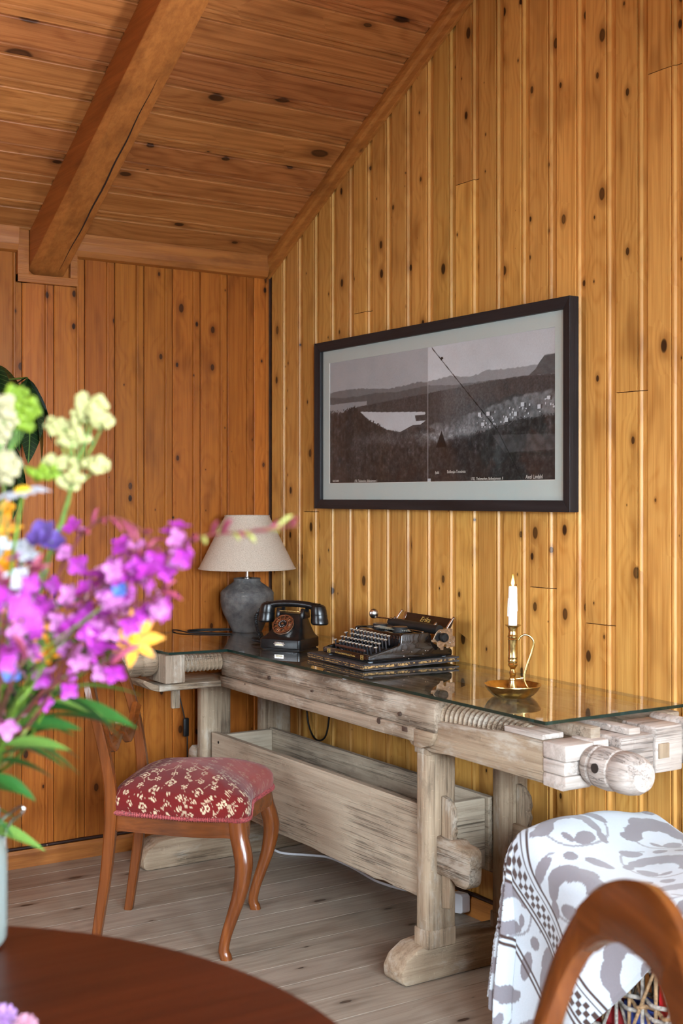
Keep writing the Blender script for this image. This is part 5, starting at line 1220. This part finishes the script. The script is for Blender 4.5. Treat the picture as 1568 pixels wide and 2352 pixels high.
for (p, d, c_, lb, cat) in TOYS:
    if cat == 'tub':
        o = thing('plastic_tub', lb, 'tub', p)
        tm = plain('tub_lime', c_, .35)
        MB().lathe([(.030, 0), (.034, .004), (.036, .20), (.039, .203), (.039, .212), (.001, .212)], 24).obj('tub_body', tm, o, smooth=40)
        MB().lathe([(.041, .206), (.041, .224), (.036, .228), (.001, .228)], 24).obj('lid', plain('tub_lid', (60, 130, 60), .4), o, smooth=40)
    else:
        o = thing('toy_box', lb, 'box', p); tm = plain('toy_card_%d' % c_[0], c_, .45, var=.15, vscale=14)
        MB().box(-d[0]/2, d[0]/2, -d[1]/2, d[1]/2, 0, d[2]-.01).obj('carton', tm, o, bevel=.002)
        MB().box(-d[0]/2-.002, d[0]/2+.002, -d[1]/2-.002, d[1]/2+.002, d[2]-.04, d[2]).obj('lid', plain('toy_lid_%d' % c_[2], [min(255, q+30) for q in c_], .45), o, bevel=.002)
# blanket: a rectangle of cloth laid askew over the rim, hanging in soft folds
def leafmotif(x, y):
    "grey leaf scrolls woven on white; 1 = grey"
    T_ = .30
    i = math.floor(x/T_); u_ = x-i*T_; yy = y+.5*T_*(i % 2); j = math.floor(yy/T_); v_ = yy-j*T_
    if (i+j) % 2: u_ = T_-u_
    def ell(cx, cy, a, b, th):
        c_, s_ = math.cos(th), math.sin(th); dx, dy = u_-cx, v_-cy
        return ((dx*c_+dy*s_)/a)**2+((-dx*s_+dy*c_)/b)**2
    k = 0
    # big curling leaf: crescent of lobes
    for (cx, cy, a, b, th) in ((.08, .085, .062, .030, 1.1), (.115, .150, .060, .034, .55), (.175, .185, .058, .032, .05), (.225, .165, .042, .026, -.7), (.055, .045, .030, .018, .2)):
        if ell(cx, cy, a, b, th) < 1: k = 1
    if ell(.148, .105, .050, .030, .6) < 1: k = 0
    for (cx, cy, a, b, th) in ((.205, .065, .046, .024, .9), (.245, .235, .044, .022, -.4), (.055, .235, .050, .024, .5), (.145, .262, .024, .022, 0), (.262, .115, .018, .030, .3), (.150, .045, .024, .013, -.5)):
        if ell(cx, cy, a, b, th) < 1: k = 1
    r_ = math.hypot(u_-.15, v_-.15); a_ = math.atan2(v_-.15, u_-.15)
    if abs(r_-.132-.008*math.sin(3*a_)) < .0042 and -2.6 < a_ < 1.2: k = max(k, .8)
    return k
CW, CD = 1.34, 1.05                  # cloth size, its axes turned against the basket
cang = math.radians(49.1); cc = Vector((2.40, -.27)); NX, NY = 420, 330
ca_, sa_ = math.cos(cang), math.sin(cang)
white, grey, brown = np.array(S((200, 206, 212))), np.array(S((132, 124, 128))), np.array(S((70, 48, 42)))
ctop = BH+.020
pts = []; cols = []
for j in range(NY+1):
    for i in range(NX+1):
        a, b = -.72+CW*i/NX, -.411+CD*j/NY
        x = cc.x+a*ca_-b*sa_; y = cc.y+a*sa_+b*ca_       # flat position above the basket
        # rolled-up fold of cloth along the back of the rim
        ex = max(BX0+.012-x, 0, x-(BX1-.012)); sx = -1 if x < BX0+.012 else 1
        ey = max(BY0+.012-y, 0, y-(BY1-.012)); sy = -1 if y < BY0+.012 else 1
        e = math.hypot(ex, ey); px_, py_ = min(max(x, BX0+.012), BX1-.012), min(max(y, BY0+.012), BY1-.012)
        bump = .055*math.exp(-((x-2.17)/.09)**2)+.090*math.exp(-((x-2.96)/.24)**2)+.020*noise.noise(Vector((x*5, y*6, 1)))+.014*math.sin(x*17+y*11)*math.exp(-((y+.30)/.16)**2)
        z = ctop+bump*max(0, 1-e/.08)
        if e > 0:
            dx, dy = ex*sx/e, ey*sy/e
            R_ = .035; qd = R_*PI/2
            if e < qd: th = e/R_; ox = R_*math.sin(th); dz = R_*(1-math.cos(th))
            else: ox = R_; dz = R_+(e-qd)
            along = (x*abs(dy)+y*abs(dx))+math.atan2(dy, dx)*.16
            amp = min(1, dz/.22)
            ox += amp*((.026 if dy < -.5 else .010)*math.sin(along*15+.6)+.006*math.sin(along*29+2)+.014*noise.noise(Vector((x*4, y*4, 7))))+.03*amp*dz
            px_ += dx*ox; py_ += dy*ox; z -= dz
        z = max(z, .008)
        pts.append((px_, py_, z))
        # woven pattern in the cloth's own directions
        u_, v_ = a+.76, b+.411
        k = leafmotif(u_*1.36+.05, v_*1.36+.08); c_ = white*(1-k)+grey*k
        for s0 in (.335,):
            d_ = u_-s0
            if 0 <= d_ < .085:
                c_ = white
                if d_ < .006 or .014 < d_ < .019 or d_ > .079 or .066 < d_ < .071: c_ = brown
                elif .024 < d_ < .061:
                    q = int((d_-.024)/.0124); r_ = int(v_/.0135)
                    if (q+r_) % 2 == 0: c_ = brown
        if .215 < u_ < .221 or .228 < u_ < .234: c_ = brown
        if v_ < .012 or v_ > CD-.012: c_ = c_*.92
        cols.append(c_)
m = MB(); m.v = pts; m.f = [(j*(NX+1)+i, j*(NX+1)+i+1, (j+1)*(NX+1)+i+1, (j+1)*(NX+1)+i) for j in range(NY) for i in range(NX)]
bl = m.obj('blanket', colattr('wool_blanket', .95, .16, 700, .0015, .4, .15), None, smooth=80, cols=cols, fix=False)
so = bl.modifiers.new('thickness', 'SOLIDIFY'); so.thickness = .005; so.offset = 1
tag(bl, 'white wool blanket with grey leaf scrolls and brown checked border over the basket', 'blanket')
# ------------------------------------------------------------------ potted plant at the left margin
PLEAF = NT('glossy_dark_leaf'); x_, y_, z_ = PLEAF.sep(PLEAF.n('TexCoord').outputs['Object'])
vein = PLEAF.step(PLEAF.math('ABSOLUTE', PLEAF.math('SINE', PLEAF.math('MULTIPLY', PLEAF.math('SUBTRACT', x_, PLEAF.math('MULTIPLY', PLEAF.math('ABSOLUTE', y_), .5)), 60))), .25, .05)
mid = PLEAF.step(PLEAF.math('ABSOLUTE', y_), .012, .004)
PLEAF = PLEAF.fin(PLEAF.mix(PLEAF.math('MAXIMUM', PLEAF.math('MULTIPLY', vein, .35), PLEAF.math('MULTIPLY', mid, .8)), S((30, 50, 24)), S((110, 140, 70))), .28, **{'Specular IOR Level': .5})
pl_ = thing('potted_tree', 'dark green glossy-leaved pot plant at the left margin against the panelled wall', 'plant', (.42, -1.72, 0))
MB().lathe([(.001, .004), (.12, .002), (.15, .02), (.175, .26), (.182, .262), (.182, .29), (.168, .29), (.160, .255), (.001, .25)], 40).obj('pot', plain('terracotta', (150, 88, 60), .8, var=.15), pl_, smooth=40)
MB().lathe([(.158, .250), (.10, .262), (.001, .266)], 24).obj('soil', plain('soil', (48, 34, 26), .95, var=.4), pl_)
trunk = smooth_path([(0, 0, .25), (.01, .01, .6), (-.01, .02, 1.0), (0, .03, 1.4), (-.02, .06, 1.72)], 6)
MB().tube(trunk, [.028-.014*i/(len(trunk)-1) for i in range(len(trunk))], 12).obj('trunk', plain('bark', (104, 84, 60), .85, var=.3), pl_, smooth=60)
lmesh = MB().grid(leaf_rows(1, .19, .16, .12, 16)).mesh('leaf', PLEAF, smooth=60, fix=False)
PST = plain('leaf_stalk', (96, 110, 44), .5)
RP = random.Random(5)
def cluster_leaf(hub, base, dirs):
    h = Vector(hub)-pl_.location; b = Vector(base)-pl_.location
    MB().tube(smooth_path([b, b.lerp(h, .5)+Vector((0, 0, .05)), h], 5), .0035, 6).obj('leaf_stalk', PST, pl_, smooth=60)
    for (dx, dy, dz, L, roll) in dirs: put(lmesh, pl_, Vector(hub), (dx, dy, dz), roll, L)
tz = lambda z: Vector((.42, -1.68, z))
cluster_leaf((.19, -1.085, 1.765), tz(1.55), [(.12, .30, -1, .30, .15), (.25, .02, -1, .30, -.2), (.3, -.35, -1, .27, .3), (-.1, .52, -.8, .24, .3), (.3, -.9, -.5, .22, .3)])
cluster_leaf((.22, -1.20, 1.80), tz(1.62), [(.15, .22, -1, .34, .1), (.35, -.2, -1, .30, .2), (.1, -.7, -.7, .25, .5), (-.1, .6, -.6, .22, .8)])
cluster_leaf((.20, -1.16, 1.55), tz(1.40), [(.15, .30, -1, .26, .1), (.3, .1, -1, .28, -.2), (-.1, .5, -.9, .22, .3), (.3, -.5, -.8, .22, .5)])
cluster_leaf((.50, -1.95, 1.95), tz(1.70), [(.5, -.6, -.3, .25, 0), (.8, .2, -.3, .25, 0), (-.2, -.8, -.3, .25, 0), (-.5, .3, -.3, .22, 0)])
cluster_leaf((.25, -1.60, 2.02), tz(1.72), [(.3, .6, -.4, .25, 0), (.8, .2, -.3, .25, 0), (-.2, .8, -.3, .22, 0), (.2, -.7, -.4, .22, 0)])
# ------------------------------------------------------------------ cables and plugs
WCAB = plain('white_cable', (222, 222, 226), .4)
wc = thing('extension_lead', 'white extension lead lying on the floor under the bench', 'cable', (.30, -.10, .005))
o3 = Vector((.30, -.10, .005))
MB().tube([Vector(p)-o3 for p in smooth_path([(.10, -.045, .075), (.12, -.06, .03), (.15, -.10, .006), (.25, -.15, .006), (.37, -.165, .006), (.45, -.10, .006), (.52, -.05, .006), (.66, -.045, .006), (.80, -.06, .006), (.86, -.065, .006), (.94, -.055, .006), (1.02, -.045, .012), (1.10, -.035, .03), (1.27, -.030, .05)], 8)], .0048, 8).obj('cable', WCAB, wc, smooth=60)
pb_ = MB().prism([(1.255, .004), (1.315, .014), (1.322, .02), (1.322, .068), (1.31, .075), (1.262, .070), (1.255, .062)], -.052, -.020, 'y').map(lambda p: p-o3)
pb_.obj('power_block', WCAB, wc, bevel=.002)
jb = thing('junction_box', 'dark brown junction box with small screws low on the left wall behind the chair', 'socket', (.002, -.50, .082))
MB().box(0, .032, -.055, .055, 0, .050).obj('box_body', plain('maroon_plastic', (58, 28, 24), .3), jb, bevel=.004, smooth=50)
for yy in (-.03, .01): MB().ball((.033, yy, .025), .005, n=8, m=5).obj('screw', NICKEL, jb, smooth=60)
hc = thing('hanging_cable', 'black cable hanging in a loop behind the workbench', 'cable', (.40, -.03, .44))
o4 = Vector((.40, -.03, .44))
MB().tube([Vector(p)-o4 for p in smooth_path([(.315, -.018, .66), (.318, -.02, .55), (.335, -.022, .475), (.375, -.024, .43), (.42, -.024, .422), (.462, -.022, .45), (.482, -.02, .53), (.488, -.018, .66)], 8)], .0036, 8).obj('cable', BLACKC, hc, smooth=60)
